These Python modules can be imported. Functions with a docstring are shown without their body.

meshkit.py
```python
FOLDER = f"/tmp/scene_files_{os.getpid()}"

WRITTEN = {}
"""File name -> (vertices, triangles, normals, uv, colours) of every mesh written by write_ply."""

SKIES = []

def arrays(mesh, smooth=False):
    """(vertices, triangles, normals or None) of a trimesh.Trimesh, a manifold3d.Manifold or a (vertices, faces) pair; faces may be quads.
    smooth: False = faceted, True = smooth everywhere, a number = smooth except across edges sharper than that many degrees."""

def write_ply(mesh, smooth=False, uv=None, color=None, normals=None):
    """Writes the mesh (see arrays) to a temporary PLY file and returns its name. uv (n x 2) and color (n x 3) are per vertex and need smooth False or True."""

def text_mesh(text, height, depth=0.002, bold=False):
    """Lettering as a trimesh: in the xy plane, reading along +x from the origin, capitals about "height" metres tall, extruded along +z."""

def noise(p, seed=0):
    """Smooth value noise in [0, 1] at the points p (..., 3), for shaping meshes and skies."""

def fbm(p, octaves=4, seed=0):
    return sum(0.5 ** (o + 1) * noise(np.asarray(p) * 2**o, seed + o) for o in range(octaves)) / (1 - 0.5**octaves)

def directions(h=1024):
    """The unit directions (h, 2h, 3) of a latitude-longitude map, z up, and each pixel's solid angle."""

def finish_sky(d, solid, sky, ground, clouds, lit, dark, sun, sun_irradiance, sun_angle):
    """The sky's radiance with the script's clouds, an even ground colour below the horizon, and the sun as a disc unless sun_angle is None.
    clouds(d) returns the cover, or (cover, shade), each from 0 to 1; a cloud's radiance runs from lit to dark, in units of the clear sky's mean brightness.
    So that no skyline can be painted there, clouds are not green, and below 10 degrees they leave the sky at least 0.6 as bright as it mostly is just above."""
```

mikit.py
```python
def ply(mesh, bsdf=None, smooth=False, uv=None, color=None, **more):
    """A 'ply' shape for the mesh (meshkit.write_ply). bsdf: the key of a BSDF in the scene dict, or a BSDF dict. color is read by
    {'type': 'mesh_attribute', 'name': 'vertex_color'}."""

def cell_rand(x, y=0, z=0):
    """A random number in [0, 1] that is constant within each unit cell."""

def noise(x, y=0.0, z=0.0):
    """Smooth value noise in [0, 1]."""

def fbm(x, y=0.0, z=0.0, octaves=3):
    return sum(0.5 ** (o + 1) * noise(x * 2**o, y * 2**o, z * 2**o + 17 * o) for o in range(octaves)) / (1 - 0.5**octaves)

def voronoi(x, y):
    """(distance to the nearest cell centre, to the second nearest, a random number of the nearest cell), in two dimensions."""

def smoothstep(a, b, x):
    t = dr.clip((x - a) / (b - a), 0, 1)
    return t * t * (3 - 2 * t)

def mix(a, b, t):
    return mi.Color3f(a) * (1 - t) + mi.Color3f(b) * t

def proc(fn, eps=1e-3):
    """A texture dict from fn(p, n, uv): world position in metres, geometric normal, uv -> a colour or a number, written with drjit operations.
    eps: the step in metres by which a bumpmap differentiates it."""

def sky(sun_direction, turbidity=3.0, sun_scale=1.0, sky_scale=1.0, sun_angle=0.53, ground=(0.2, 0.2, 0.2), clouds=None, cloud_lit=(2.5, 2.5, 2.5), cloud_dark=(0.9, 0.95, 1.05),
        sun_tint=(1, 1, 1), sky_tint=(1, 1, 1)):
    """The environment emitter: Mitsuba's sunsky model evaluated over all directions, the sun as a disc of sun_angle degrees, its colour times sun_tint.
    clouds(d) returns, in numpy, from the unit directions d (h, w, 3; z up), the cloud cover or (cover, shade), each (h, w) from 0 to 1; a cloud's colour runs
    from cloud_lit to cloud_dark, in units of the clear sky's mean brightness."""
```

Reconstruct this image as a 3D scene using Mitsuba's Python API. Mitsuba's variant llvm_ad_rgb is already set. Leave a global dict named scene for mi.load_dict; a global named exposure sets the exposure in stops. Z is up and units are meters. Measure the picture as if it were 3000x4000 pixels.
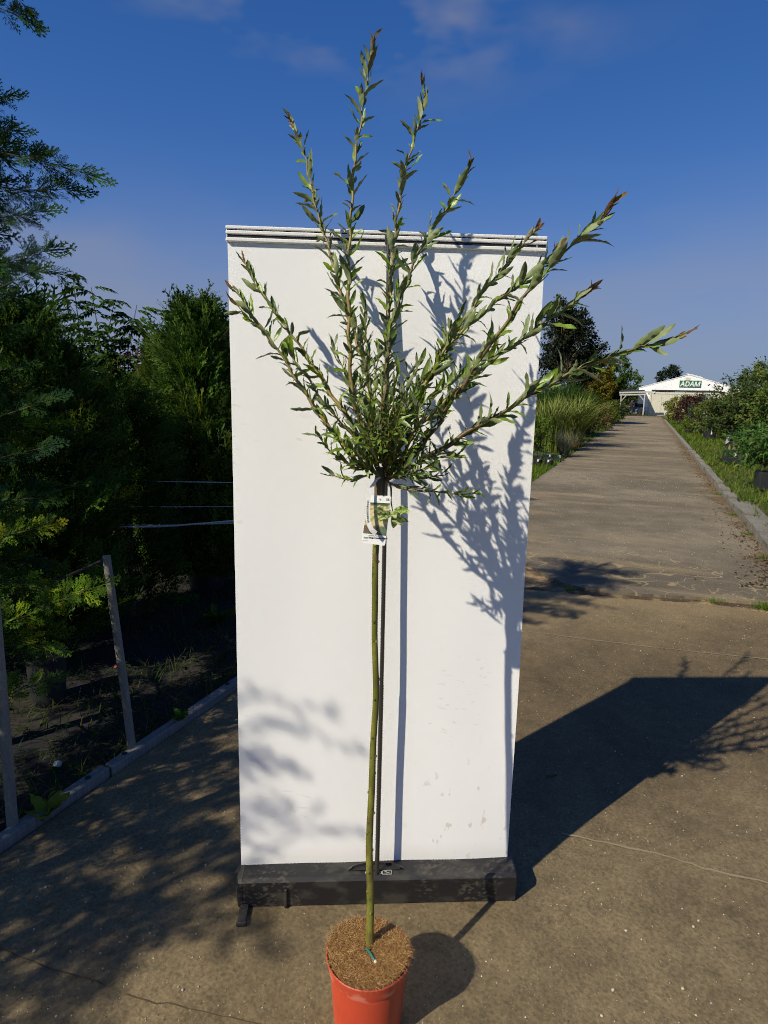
import math
import numpy as np, trimesh, manifold3d, mitsuba as mi, drjit as dr
import mikit, meshkit
from mikit import noise, fbm, voronoi, cell_rand, smoothstep, mix
T = mi.ScalarTransform4f
scene, labels = {}, {}

# ---------------------------------------------------------------- camera, sky, exposure
CAM_H = 1.648
FW = np.array([0.0, 0.98306, -0.18330])
UP = np.array([-0.02065, 0.18326, 0.98285])
scene['camera'] = {'type': 'perspective', 'fov': 63.12, 'fov_axis': 'x', 'near_clip': 0.05, 'far_clip': 3000.0,
                   'to_world': T().look_at(origin=[0, 0, CAM_H], target=[0, float(FW[1]) * 10, CAM_H + float(FW[2]) * 10], up=UP.tolist())}
SUN = (-0.59365, -0.50413, 0.62723)

def cirrus(d):
    el = np.degrees(np.arcsin(np.clip(d[..., 2], -1, 1)))
    az = np.degrees(np.arctan2(d[..., 0], d[..., 1]))
    q = np.stack([az / 9.0 + el / 14.0, el / 3.4 - az / 30.0, el * 0 + 3.1], -1)
    f = meshkit.fbm(q, 5, 4)
    g = meshkit.fbm(np.stack([az / 30.0, el / 11.0, el * 0 + 8.3], -1), 3, 9)
    band = np.clip((g - 0.52) / 0.16, 0, 1) * 0.5 + np.exp(-((az + 3.0 + 1.2 * (el - 27)) / 13.0) ** 2 - ((el - 28.0) / 3.2) ** 2) * 1.2
    wisps = 0.95 * band * np.clip((f - 0.38) / 0.34, 0, 1) * np.clip((el - 9) / 12, 0, 1)
    low = 0.62 / (1 + np.exp((el - 10.0) / 3.2)) + 0.10 * np.clip((f - 0.42) / 0.3, 0, 1) * np.exp(-((el - 9.0) / 6.0) ** 2)
    return np.clip(wisps + low, 0, 1), np.clip(0.75 * np.exp(-el / 9.0), 0, 1)

scene['sky'] = mikit.sky(SUN, turbidity=2.6, sun_scale=1.0, sky_scale=0.62, clouds=cirrus, cloud_lit=(2.02, 1.92, 1.86), cloud_dark=(1.55, 1.30, 1.12),
                         ground=(0.10, 0.09, 0.06), sky_tint=(0.40, 0.80, 1.40), sun_tint=(0.95, 1.07, 1.20))
exposure = 1.88

# ---------------------------------------------------------------- helpers
RD = np.array([0.3813, 0.92446])          # the road's heading
RN = np.array([0.92446, -0.3813])         # to its right
def road(s, t, z=0.0):
    return np.array([s * RD[0] + t * RN[0], s * RD[1] + t * RN[1], z])
YAW_ROAD = math.degrees(math.atan2(RD[1], RD[0])) - 90.0

def tone(c, k): return tuple(float(x) * k for x in c)

def merge(parts):
    parts = [p for p in parts if p is not None]
    v, f, at = [], [], 0
    for a, b in parts:
        a, b = np.asarray(a, float), np.asarray(b, int)
        if b.shape[1] == 4: b = np.vstack([b[:, [0, 1, 2]], b[:, [0, 2, 3]]])
        v.append(a); f.append(b + at); at += len(a)
    return np.vstack(v), np.vstack(f)

def tm(m): return np.array(m.vertices), np.array(m.faces)

def box(c, size, bevel=0.0, rotz=0.0):
    """an axis-aligned box (bevelled when asked), turned about z"""
    sx, sy, sz = size
    if bevel > 0:
        b = min(bevel, 0.49 * min(size)); pts = []
        for x in (-1, 1):
            for y in (-1, 1):
                for z in (-1, 1):
                    for k in range(3):
                        e = np.array([sx / 2 - b, sy / 2 - b, sz / 2 - b]); e[k] += b
                        pts.append(e * [x, y, z])
        m = trimesh.convex.convex_hull(np.array(pts)); v, f = tm(m)
    else:
        v, f = tm(trimesh.creation.box((sx, sy, sz)))
    if rotz:
        a = math.radians(rotz); v = v @ np.array([[math.cos(a), math.sin(a), 0], [-math.sin(a), math.cos(a), 0], [0, 0, 1]])
    return v + np.asarray(c, float), f

def beam(p0, p1, w, h, bevel=0.0):
    """a square bar from p0 to p1"""
    p0, p1 = np.asarray(p0, float), np.asarray(p1, float)
    d = p1 - p0; L = np.linalg.norm(d); d = d / L
    up = np.array([0, 0, 1.0]) if abs(d[2]) < 0.95 else np.array([0, 1.0, 0])
    x = np.cross(d, up); x /= np.linalg.norm(x); z = np.cross(x, d)
    v, f = box((0, 0, 0), (w, L, h), bevel)
    return v @ np.array([x, d, z]) + (p0 + p1) / 2, f

def tube(pts, radii, sides=8, cap=True):
    p = np.asarray(pts, float); n = len(p)
    r = np.broadcast_to(np.asarray(radii, float), (n,))
    t = np.gradient(p, axis=0); t /= np.linalg.norm(t, axis=1, keepdims=True) + 1e-12
    ref = np.array([0, 0, 1.0]) if abs(t[:, 2]).mean() < 0.8 else np.array([0, 1.0, 0])
    a = np.cross(t, ref); a /= np.linalg.norm(a, axis=1, keepdims=True) + 1e-12
    b = np.cross(t, a); ang = np.arange(sides) * 2 * np.pi / sides
    v = p[:, None] + r[:, None, None] * (np.cos(ang)[None, :, None] * a[:, None] + np.sin(ang)[None, :, None] * b[:, None])
    i, j = np.meshgrid(np.arange(n - 1), np.arange(sides), indexing='ij')
    q = np.stack([i * sides + j, i * sides + (j + 1) % sides, (i + 1) * sides + (j + 1) % sides, (i + 1) * sides + j], -1).reshape(-1, 4)
    f = np.vstack([q[:, [0, 1, 2]], q[:, [0, 2, 3]]]); v = v.reshape(-1, 3)
    if cap:
        k = np.arange(sides); c0, c1 = len(v), len(v) + 1
        v = np.vstack([v, p[0], p[-1]])
        f = np.vstack([f, np.stack([k * 0 + c0, (k + 1) % sides, k], 1), np.stack([k * 0 + c1, (n - 1) * sides + k, (n - 1) * sides + (k + 1) % sides], 1)])
    return v, f

def resample(pts, step):
    p = np.asarray(pts, float); L = np.r_[0, np.cumsum(np.linalg.norm(np.diff(p, axis=0), axis=1))]
    n = max(3, int(L[-1] / step) + 1); s = np.linspace(0, L[-1], n)
    q = np.stack([np.interp(s, L, p[:, k]) for k in range(3)], 1)
    for _ in range(2): q[1:-1] = 0.25 * q[:-2] + 0.5 * q[1:-1] + 0.25 * q[2:]
    return q

def lathe(profile, sides=48, center=(0, 0, 0)):
    pr = np.asarray(profile, float); n = len(pr); ang = np.arange(sides) * 2 * np.pi / sides
    v = np.stack([pr[:, None, 0] * np.cos(ang), pr[:, None, 0] * np.sin(ang), np.broadcast_to(pr[:, None, 1], (n, sides))], -1).reshape(-1, 3)
    i, j = np.meshgrid(np.arange(n - 1), np.arange(sides), indexing='ij')
    q = np.stack([i * sides + j, i * sides + (j + 1) % sides, (i + 1) * sides + (j + 1) % sides, (i + 1) * sides + j], -1).reshape(-1, 4)
    return v + np.asarray(center, float), np.vstack([q[:, [0, 1, 2]], q[:, [0, 2, 3]]])

def strip(a, b):
    """a sheet between two polylines of equal length"""
    n = len(a); v = np.vstack([a, b]); i = np.arange(n - 1)
    return v, np.vstack([np.stack([i, i + 1, n + i + 1], 1), np.stack([i, n + i + 1, n + i], 1)])

def poly_sheet(pts2, z):
    from shapely import Polygon
    v, f = trimesh.creation.triangulate_polygon(Polygon(pts2), engine='earcut')
    v = np.c_[v, np.full(len(v), float(z))]
    n = np.cross(v[f[:, 1]] - v[f[:, 0]], v[f[:, 2]] - v[f[:, 0]])[:, 2]
    f = np.where(n[:, None] < 0, f[:, ::-1], f)
    return v, f

def frames(pos, x, z, scale, roll=None):
    """(k,4,4): local x along x, local z near z"""
    pos, x, z = (np.atleast_2d(np.asarray(a, float)) for a in (pos, x, z))
    x = x / (np.linalg.norm(x, axis=1, keepdims=True) + 1e-9)
    y = np.cross(z, x); y /= np.linalg.norm(y, axis=1, keepdims=True) + 1e-9
    zz = np.cross(x, y)
    if roll is not None:
        c, s = np.cos(roll)[:, None], np.sin(roll)[:, None]
        y, zz = c * y + s * zz, -s * y + c * zz
    M = np.zeros((len(pos), 4, 4)); sc = np.broadcast_to(np.asarray(scale, float), (len(pos),))[:, None]
    M[:, :3, 0], M[:, :3, 1], M[:, :3, 2], M[:, :3, 3], M[:, 3, 3] = x * sc, y * sc, zz * sc, pos, 1
    return M

def stamp(tmpl, M, col, jitter=None):
    """one mesh of the template under every matrix, with a colour per copy; tmpl = (v, f) or (v, f, vertex tone)"""
    v, f = tmpl[0], tmpl[1]
    vs = (np.einsum('kij,nj->kni', M[:, :3, :3], v) + M[:, None, :3, 3]).reshape(-1, 3)
    fs = (f[None] + (np.arange(len(M)) * len(v))[:, None, None]).reshape(-1, 3)
    c = np.repeat(np.asarray(col, float), len(v), axis=0)
    if len(tmpl) > 2: c = c * np.tile(tmpl[2], len(M))[:, None]
    return vs, fs, c

class Fol:
    """collects coloured foliage and writes it as one mesh"""
    def __init__(self): self.p = []
    def add(self, v, f, c): self.p.append((v, f, c))
    def plain(self, vf, col): self.p.append((vf[0], np.asarray(vf[1]), np.tile(np.asarray(col, float), (len(vf[0]), 1))))
    def put(self, key, bsdf='foliage', smooth=False):
        v, f = merge([(a, b) for a, b, _ in self.p]); c = np.vstack([x for _, _, x in self.p])
        scene[key] = mikit.ply((v, f), bsdf, smooth, color=np.clip(c, 0.002, 0.9))

def put(key, vf, bsdf, smooth=False, **kw): scene[key] = mikit.ply(vf, bsdf, smooth, **kw)
def say(key, label=None, category=None, group=None, kind=None):
    labels[key] = {k: v for k, v in dict(label=label, category=category, group=group, kind=kind).items() if v}
COUNT = {}
def numbered(name):
    n = COUNT.get(name, 0); COUNT[name] = n + 1
    return name if n == 0 else f'{name}_{n:03d}'

def pick(rng, pal, n, spread=0.18):
    pal = np.asarray(pal, float); c = pal[rng.integers(0, len(pal), n)]
    return c * (1 + spread * rng.standard_normal((n, 1))).clip(0.4, 1.8) * (1 + 0.06 * rng.standard_normal((n, 3)))

# ---------------------------------------------------------------- materials
def simple(c, rough=0.6, metal=0.0, **kw):
    return {'type': 'twosided', 'bsdf': {'type': 'principled', 'base_color': {'type': 'rgb', 'value': list(c)}, 'roughness': rough, 'metallic': metal, **kw}}
def pro(fn, rough=0.7, bump=None, eps=1e-3, **kw):
    b = {'type': 'principled', 'base_color': mikit.proc(fn), 'roughness': rough, **kw}
    if bump: b = {'type': 'bumpmap', 'arbitrary': mikit.proc(bump[0], eps), 'scale': bump[1], 'bsdf': b}
    return {'type': 'twosided', 'bsdf': b}

scene['foliage'] = {'type': 'principledthin', 'base_color': {'type': 'mesh_attribute', 'name': 'vertex_color'}, 'roughness': 0.5, 'diff_trans': 0.55, 'eta': 1.4}
scene['painted'] = {'type': 'twosided', 'bsdf': {'type': 'principled', 'base_color': {'type': 'mesh_attribute', 'name': 'vertex_color'}, 'roughness': 0.65}}

def concrete_col(p, n, uv):
    s = p.x * 0.3813 + p.y * 0.92446; t = p.x * 0.92446 - p.y * 0.3813
    big = fbm(s * 0.55 + 3, t * 0.8, 0, 3); mid = fbm(p.x * 5, p.y * 5, 2, 3); fine = noise(p.x * 140, p.y * 140, 1); grit = noise(p.x * 420, p.y * 420, 5)
    smear = fbm(s * 0.9 + 11, t * 0.35 + 5, 3, 3)
    c = mix((0.098, 0.071, 0.036), (0.146, 0.109, 0.058), smoothstep(0.3, 0.7, big))
    mid2 = fbm(p.x * 24, p.y * 24, 6, 3)
    c = c * (0.74 + 0.52 * mid) * (0.76 + 0.48 * mid2) * (0.84 + 0.32 * fine) * (0.84 + 0.32 * grit)
    c = mix(c, (0.235, 0.170, 0.085), 0.45 * smoothstep(0.60, 0.78, smear) * smoothstep(3.0, 6.0, s))
    stain = smoothstep(0.66, 0.74, fbm(p.x * 9 + 40, p.y * 9, 7, 2)) * smoothstep(0.5, 0.62, noise(p.x * 1.7, p.y * 1.7, 9))
    c = mix(c, (0.055, 0.040, 0.020), 0.30 * stain * smoothstep(0.6, 0.75, noise(p.x * 23, p.y * 23, 4)))
    vf, vg, vr = voronoi(p.x * 60, p.y * 60)
    spk = smoothstep(0.20, 0.10, vf) * smoothstep(0.82, 0.9, vr)
    return mix(c, (0.33, 0.27, 0.16), 0.40 * spk) * (0.88 + 0.24 * smoothstep(0.1, 0.6, vf))
def concrete_bump(p, n, uv):
    return 0.6 * noise(p.x * 150, p.y * 150, 1) + 0.4 * noise(p.x * 55, p.y * 55, 4)
scene['concrete'] = pro(concrete_col, 0.86, (concrete_bump, 0.0022))

def far_concrete_col(p, n, uv):
    s = p.x * 0.3813 + p.y * 0.92446; t = p.x * 0.92446 - p.y * 0.3813
    c = mix((0.094, 0.077, 0.052), (0.140, 0.115, 0.079), smoothstep(0.3, 0.7, fbm(s * 1.1, t * 0.6, 0, 4)))
    c = c * (0.75 + 0.5 * fbm(p.x * 6, p.y * 6, 1, 3)) * (0.85 + 0.3 * noise(p.x * 130, p.y * 130, 2))
    dust = smoothstep(0.54, 0.74, fbm(s * 2.4 + 4, t * 0.55, 3, 4))
    c = mix(c, (0.21, 0.160, 0.09), 0.50 * dust)
    f, g, r = voronoi(s * 3.4 + 0.9 * noise(p.x * 7, p.y * 7), t * 2.2 + 0.7 * noise(p.x * 8, p.y * 8, 4))
    craze = (1 - smoothstep(0.015, 0.055, g - f)) * smoothstep(7.9, 6.6, s) * smoothstep(0.42, 0.54, fbm(s * 1.1 + 2, t * 0.9 + 3, 5, 2))
    c = mix(c, (0.300, 0.230, 0.122), 0.6 * craze)
    vf, vg, vr = voronoi(p.x * 45, p.y * 45)
    c = mix(c, (0.33, 0.26, 0.15), 0.45 * smoothstep(0.22, 0.10, vf) * smoothstep(0.80, 0.88, vr))
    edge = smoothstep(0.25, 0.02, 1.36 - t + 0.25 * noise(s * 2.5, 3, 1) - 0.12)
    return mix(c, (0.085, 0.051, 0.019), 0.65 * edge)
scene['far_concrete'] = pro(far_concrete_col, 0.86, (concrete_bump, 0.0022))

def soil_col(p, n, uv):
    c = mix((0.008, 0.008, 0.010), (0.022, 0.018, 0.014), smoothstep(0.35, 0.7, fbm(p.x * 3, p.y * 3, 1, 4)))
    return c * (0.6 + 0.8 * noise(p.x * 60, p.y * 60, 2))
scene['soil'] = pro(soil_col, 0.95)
def dirt_col(p, n, uv):
    c = mix((0.055, 0.036, 0.018), (0.24, 0.165, 0.085), smoothstep(0.35, 0.72, fbm(p.x * 6, p.y * 6, 1, 4)))
    return c * (0.55 + 0.9 * noise(p.x * 90, p.y * 90, 2))
scene['dirt'] = pro(dirt_col, 0.95)
def field_col(p, n, uv):
    return mix((0.030, 0.042, 0.012), (0.085, 0.080, 0.030), fbm(p.x * 0.25, p.y * 0.25, 1, 4)) * (0.6 + 0.8 * noise(p.x * 8, p.y * 8, 2))
scene['field'] = pro(field_col, 0.95)

def panel_col(p, n, uv):
    c = mix((0.85, 0.85, 0.845), (0.82, 0.82, 0.82), fbm(p.x * 2.2, p.z * 2.2, 3, 3))
    z = p.z
    zone = smoothstep(0.55, 0.70, fbm(p.x * 4 + 2, z * 3.2 + 9, 1, 3))
    streak = smoothstep(0.70, 0.82, fbm(p.x * 26 - z * 22, p.x * 30 + z * 110, 5, 3))
    c = mix(c, (0.45, 0.44, 0.42), 0.30 * streak * zone)
    stain = smoothstep(0.70, 0.80, fbm(p.x * 42 + 5, z * 26, 2, 4)) * smoothstep(0.62, 0.25, z) * smoothstep(0.05, 0.2, p.x)
    c = mix(c, (0.55, 0.50, 0.42), 0.6 * stain)
    return mix(c, (0.62, 0.60, 0.56), 0.45 * smoothstep(0.18, 0.10, z))
scene['banner_vinyl'] = pro(panel_col, 0.55)
def rail_col(p, n, uv):
    g = smoothstep(0.62, 0.72, fbm(p.x * 160, p.z * 260, 1, 3)) * smoothstep(0.50, 0.62, noise(p.x * 7 + 3, 0, 2))
    return mix((0.76, 0.755, 0.74), (0.25, 0.23, 0.20), 0.25 * g)
scene['rail_metal'] = pro(rail_col, 0.4)
scene['slot_black'] = simple((0.012, 0.012, 0.014), 0.6)

def base_col(p, n, uv):
    q = p.x * 1.0
    a = smoothstep(0.50, 0.74, fbm(q * 13, p.z * 22 + p.y * 17, 1, 4)); b = smoothstep(0.48, 0.80, fbm(q * 60 + p.z * 90 + p.y * 30, p.z * 110 - q * 60 + p.y * 110, 5, 4))
    top = smoothstep(0.5, 0.9, n.z)
    c = mix((0.010, 0.010, 0.012), (0.034, 0.032, 0.029), a)
    c = mix(c, (0.052, 0.049, 0.043), top * (0.55 + 0.4 * fbm(q * 8, p.y * 12, 3, 3)))
    return mix(c, (0.120, 0.100, 0.076), 0.50 * b * smoothstep(0.42, 0.6, fbm(q * 6 + 3, p.y * 6 + p.z * 5, 2, 2)))
scene['base_black'] = pro(base_col, 0.55)
scene['pole_metal'] = simple((0.10, 0.092, 0.088), 0.28, 0.75)
scene['bright_metal'] = simple((0.65, 0.65, 0.66), 0.25, 0.9)
scene['white_print'] = simple((0.66, 0.66, 0.64), 0.5)
scene['worn_print'] = simple((0.38, 0.38, 0.37), 0.5)
scene['canopy_wood'] = simple((0.40, 0.39, 0.36), 0.7)

def bark_col(p, n, uv):
    v = smoothstep(0.35, 0.7, fbm(p.x * 90, p.y * 90, p.z * 14, 3))
    c = mix((0.098, 0.102, 0.012), (0.165, 0.160, 0.024), v)
    c = mix(c, (0.10, 0.062, 0.022), 0.7 * smoothstep(0.60, 0.72, fbm(p.x * 70, p.y * 70, p.z * 24 + 5, 2)))
    dot = smoothstep(0.80, 0.86, noise(p.x * 200, p.y * 200, p.z * 130))
    c = mix(c, (0.035, 0.028, 0.014), 0.8 * dot)
    return mix(c, mix((0.06, 0.045, 0.022), (0.14, 0.105, 0.05), v), smoothstep(1.31, 1.37, p.z))
scene['willow_bark'] = pro(bark_col, 0.55)

def willow_leaf(top, vein):
    def fn(p, n, uv):
        m = dr.abs(uv.x - 0.5)
        c = mix(vein, top, smoothstep(0.02, 0.07, m))
        side = smoothstep(0.80, 0.97, dr.abs(dr.sin((uv.y + 0.55 * m) * 40.0)))
        c = mix(c, vein, 0.16 * side * smoothstep(0.03, 0.08, m))
        return c * (0.72 + 0.55 * noise(p.x * 60, p.y * 60, p.z * 60))
    return fn
def leaf_bsdf(top, under, vein, rough=0.42):
    side = lambda c: {'type': 'principled', 'base_color': mikit.proc(willow_leaf(c, vein)), 'roughness': rough}
    return {'type': 'twosided', 'a_front': side(top), 'b_back': {'type': 'principled', 'base_color': {'type': 'rgb', 'value': list(under)}, 'roughness': 0.6}}
scene['leaf_dark'] = leaf_bsdf((0.074, 0.125, 0.017), (0.145, 0.180, 0.075), (0.135, 0.17, 0.04))
scene['leaf_mid'] = leaf_bsdf((0.140, 0.220, 0.024), (0.165, 0.205, 0.080), (0.20, 0.25, 0.05))
scene['leaf_olive'] = leaf_bsdf((0.085, 0.080, 0.022), (0.14, 0.13, 0.055), (0.16, 0.12, 0.045))
def young_col(p, n, uv): return mix((0.20, 0.27, 0.03), (0.10, 0.19, 0.02), fbm(p.x * 50, p.y * 50, p.z * 50, 2))
scene['leaf_young'] = {'type': 'principledthin', 'base_color': mikit.proc(young_col), 'roughness': 0.45, 'diff_trans': 0.8}
scene['leaf_bronze'] = {'type': 'principledthin', 'base_color': {'type': 'rgb', 'value': [0.17, 0.095, 0.042]}, 'roughness': 0.5, 'diff_trans': 0.6}
scene['leaf_ochre'] = {'type': 'principledthin', 'base_color': {'type': 'rgb', 'value': [0.24, 0.165, 0.04]}, 'roughness': 0.5, 'diff_trans': 0.7}
def varieg_col(p, n, uv): return mix((0.13, 0.24, 0.03), (0.55, 0.58, 0.30), smoothstep(0.42, 0.60, fbm(p.x * 150, p.y * 150, p.z * 150, 3)))
scene['leaf_variegated'] = {'type': 'principledthin', 'base_color': mikit.proc(varieg_col), 'roughness': 0.5, 'diff_trans': 0.7}

def coir_col(p, n, uv):
    return mix((0.10, 0.042, 0.012), (0.20, 0.10, 0.034), fbm(p.x * 120, p.y * 120, p.z * 60, 3))
scene['coir'] = pro(coir_col, 0.95)
def pot_col(p, n, uv):
    c = mix((0.50, 0.062, 0.026), (0.40, 0.050, 0.024), fbm(p.x * 12, p.y * 12, p.z * 12, 3))
    dust = smoothstep(0.55, 0.75, fbm(p.x * 26, p.y * 26, p.z * 40 + 3, 3)) * smoothstep(0.150, 0.172, p.z)
    return mix(c, (0.62, 0.27, 0.20), 0.5 * dust)
scene['red_plastic'] = pro(pot_col, 0.42)
scene['black_plastic'] = simple((0.018, 0.019, 0.021), 0.45)
def wood_post_col(p, n, uv):
    c = mix((0.26, 0.25, 0.215), (0.15, 0.14, 0.12), fbm(p.x * 60, p.y * 60, p.z * 6, 3))
    return c * (0.8 + 0.4 * noise(p.x * 200, p.y * 200, p.z * 200))
scene['weathered_wood'] = pro(wood_post_col, 0.85)
def plank_col(p, n, uv):
    s = p.x * 0.3813 + p.y * 0.92446; t = p.x * 0.92446 - p.y * 0.3813
    return mix((0.22, 0.215, 0.20), (0.12, 0.118, 0.11), fbm(s * 4, t * 90, p.z * 40, 3)) * (0.8 + 0.4 * noise(p.x * 150, p.y * 150))
scene['grey_plank'] = pro(plank_col, 0.8)
def kerb_col(p, n, uv):
    c = mix((0.095, 0.088, 0.074), (0.155, 0.145, 0.122), fbm(p.x * 3.5, p.y * 3.5, p.z * 6, 3)) * (0.75 + 0.5 * noise(p.x * 70, p.y * 70, p.z * 70))
    moss = smoothstep(0.5, 0.7, fbm(p.x * 5, p.y * 5, p.z * 9 + 4, 3)) * (1 - smoothstep(0.3, 0.8, n.z))
    return mix(c, (0.075, 0.055, 0.022), 0.75 * moss)
scene['kerb_concrete'] = pro(kerb_col, 0.85)
scene['tree_bark'] = simple((0.075, 0.056, 0.038), 0.9)
scene['pale_bark'] = simple((0.24, 0.175, 0.095), 0.85)
scene['white_wire'] = simple((0.55, 0.56, 0.57), 0.4)
scene['dark_rope'] = simple((0.028, 0.022, 0.022), 0.8)
scene['tent_white'] = simple((0.80, 0.80, 0.80), 0.5)
scene['panel_cream'] = simple((0.52, 0.50, 0.41), 0.55)
scene['dark_gap'] = simple((0.02, 0.02, 0.024), 0.7)
scene['sign_green'] = simple((0.012, 0.13, 0.062), 0.45)
scene['white_paint'] = simple((0.72, 0.72, 0.70), 0.5)
scene['pebble_stone'] = simple((0.42, 0.37, 0.27), 0.8)

# ---------------------------------------------------------------- ground, road, kerbs (structure)
put('ground', poly_sheet([(-900, -900), (900, -900), (900, 900), (-900, 900)], -0.06), 'field')
say('ground', kind='structure')
def st_poly(pts): return [tuple(road(s, t)[:2]) for s, t in pts]
rngc = np.random.default_rng(3)
def ragged(pts, step, amp, rng):
    p = resample([(a, b, 0) for a, b in pts], step)[:, :2]
    p[1:-1] += amp * rng.standard_normal((len(p) - 2, 2)) * [1, 0.4]
    return [tuple(x) for x in p]
near_edge = ragged([(5.02, -2.0), (5.25, -1.2), (5.36, -0.8), (5.42, -0.45), (5.46, -0.06), (5.56, 0.3), (5.64, 0.62), (5.60, 1.0), (5.66, 1.36)], 0.05, 0.010, rngc)
far_edge = ragged([(7.0, -2.0), (6.55, -1.25), (6.15, -0.95), (5.80, -0.72), (5.62, -0.45), (5.61, -0.06), (5.70, 0.3), (5.77, 0.62), (5.83, 1.0), (5.95, 1.36)], 0.05, 0.010, rngc)
put('road__slab', poly_sheet(st_poly([(-8, -2.0)] + [(1.03, -2.0), (1.11, -0.9), (1.3, 0.0), (1.36, 1.36)][0:0] + near_edge + [(-8, 1.36)]), 0.0), 'concrete')
put('road__slab_001', poly_sheet(st_poly(far_edge + [(77.5, 1.36), (77.5, -2.0)]), 0.010), 'far_concrete')
e0 = [road(s, t, 0.010) for s, t in far_edge]; e1 = [road(s - 0.006, t, -0.03) for s, t in far_edge]
put('road__slab_edge', strip(np.array(e1), np.array(e0)), 'far_concrete')
put('road__joint_dirt', poly_sheet(st_poly([(4.6, -2.0), (4.9, 1.36), (6.7, 1.36), (7.4, -2.0)]), -0.012), 'dirt')
say('road', 'brown concrete road running from the foreground to the white hall', None, None, 'structure')
def groove(pts, w, z, key, mat, amp=0.012, seed=0):
    r = np.random.default_rng(seed); p = resample([(a, b, 0) for a, b in pts], 0.03)[:, :2]
    p[:, 0] += amp * (meshkit.fbm(np.c_[p[:, 1] * 4, p[:, 0] * 0 + seed, p[:, 0] * 0], 3) - 0.5) * 2 + 0.002 * r.standard_normal(len(p))
    ww = w * (0.35 + 0.9 * meshkit.fbm(np.c_[p[:, 1] * 9, p[:, 0] * 0 + seed + 5, p[:, 0] * 0], 3))
    put(key, strip(np.array([road(a - b / 2, t, z) for (a, t), b in zip(p, ww)]), np.array([road(a + b / 2, t, z) for (a, t), b in zip(p, ww)])), mat)
scene['filler'] = simple((0.25, 0.205, 0.135), 0.9)
scene['crack_dark'] = simple((0.075, 0.055, 0.030), 0.95)
groove([(1.03, -2.0), (1.05, -1.47), (1.08, -1.26)], 0.0050, 0.004, 'road__joint', 'crack_dark', 0.012, 1)
groove([(1.085, -1.19), (1.14, -0.9), (1.22, -0.55)], 0.0038, 0.004, 'road__joint_003', 'crack_dark', 0.012, 2)
groove([(2.25, -0.16), (2.26, -0.04), (2.29, 0.2), (2.28, 0.33), (2.29, 0.46), (2.31, 1.3)], 0.011, 0.004, 'road__joint_001', 'filler', 0.012, 4)
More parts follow.
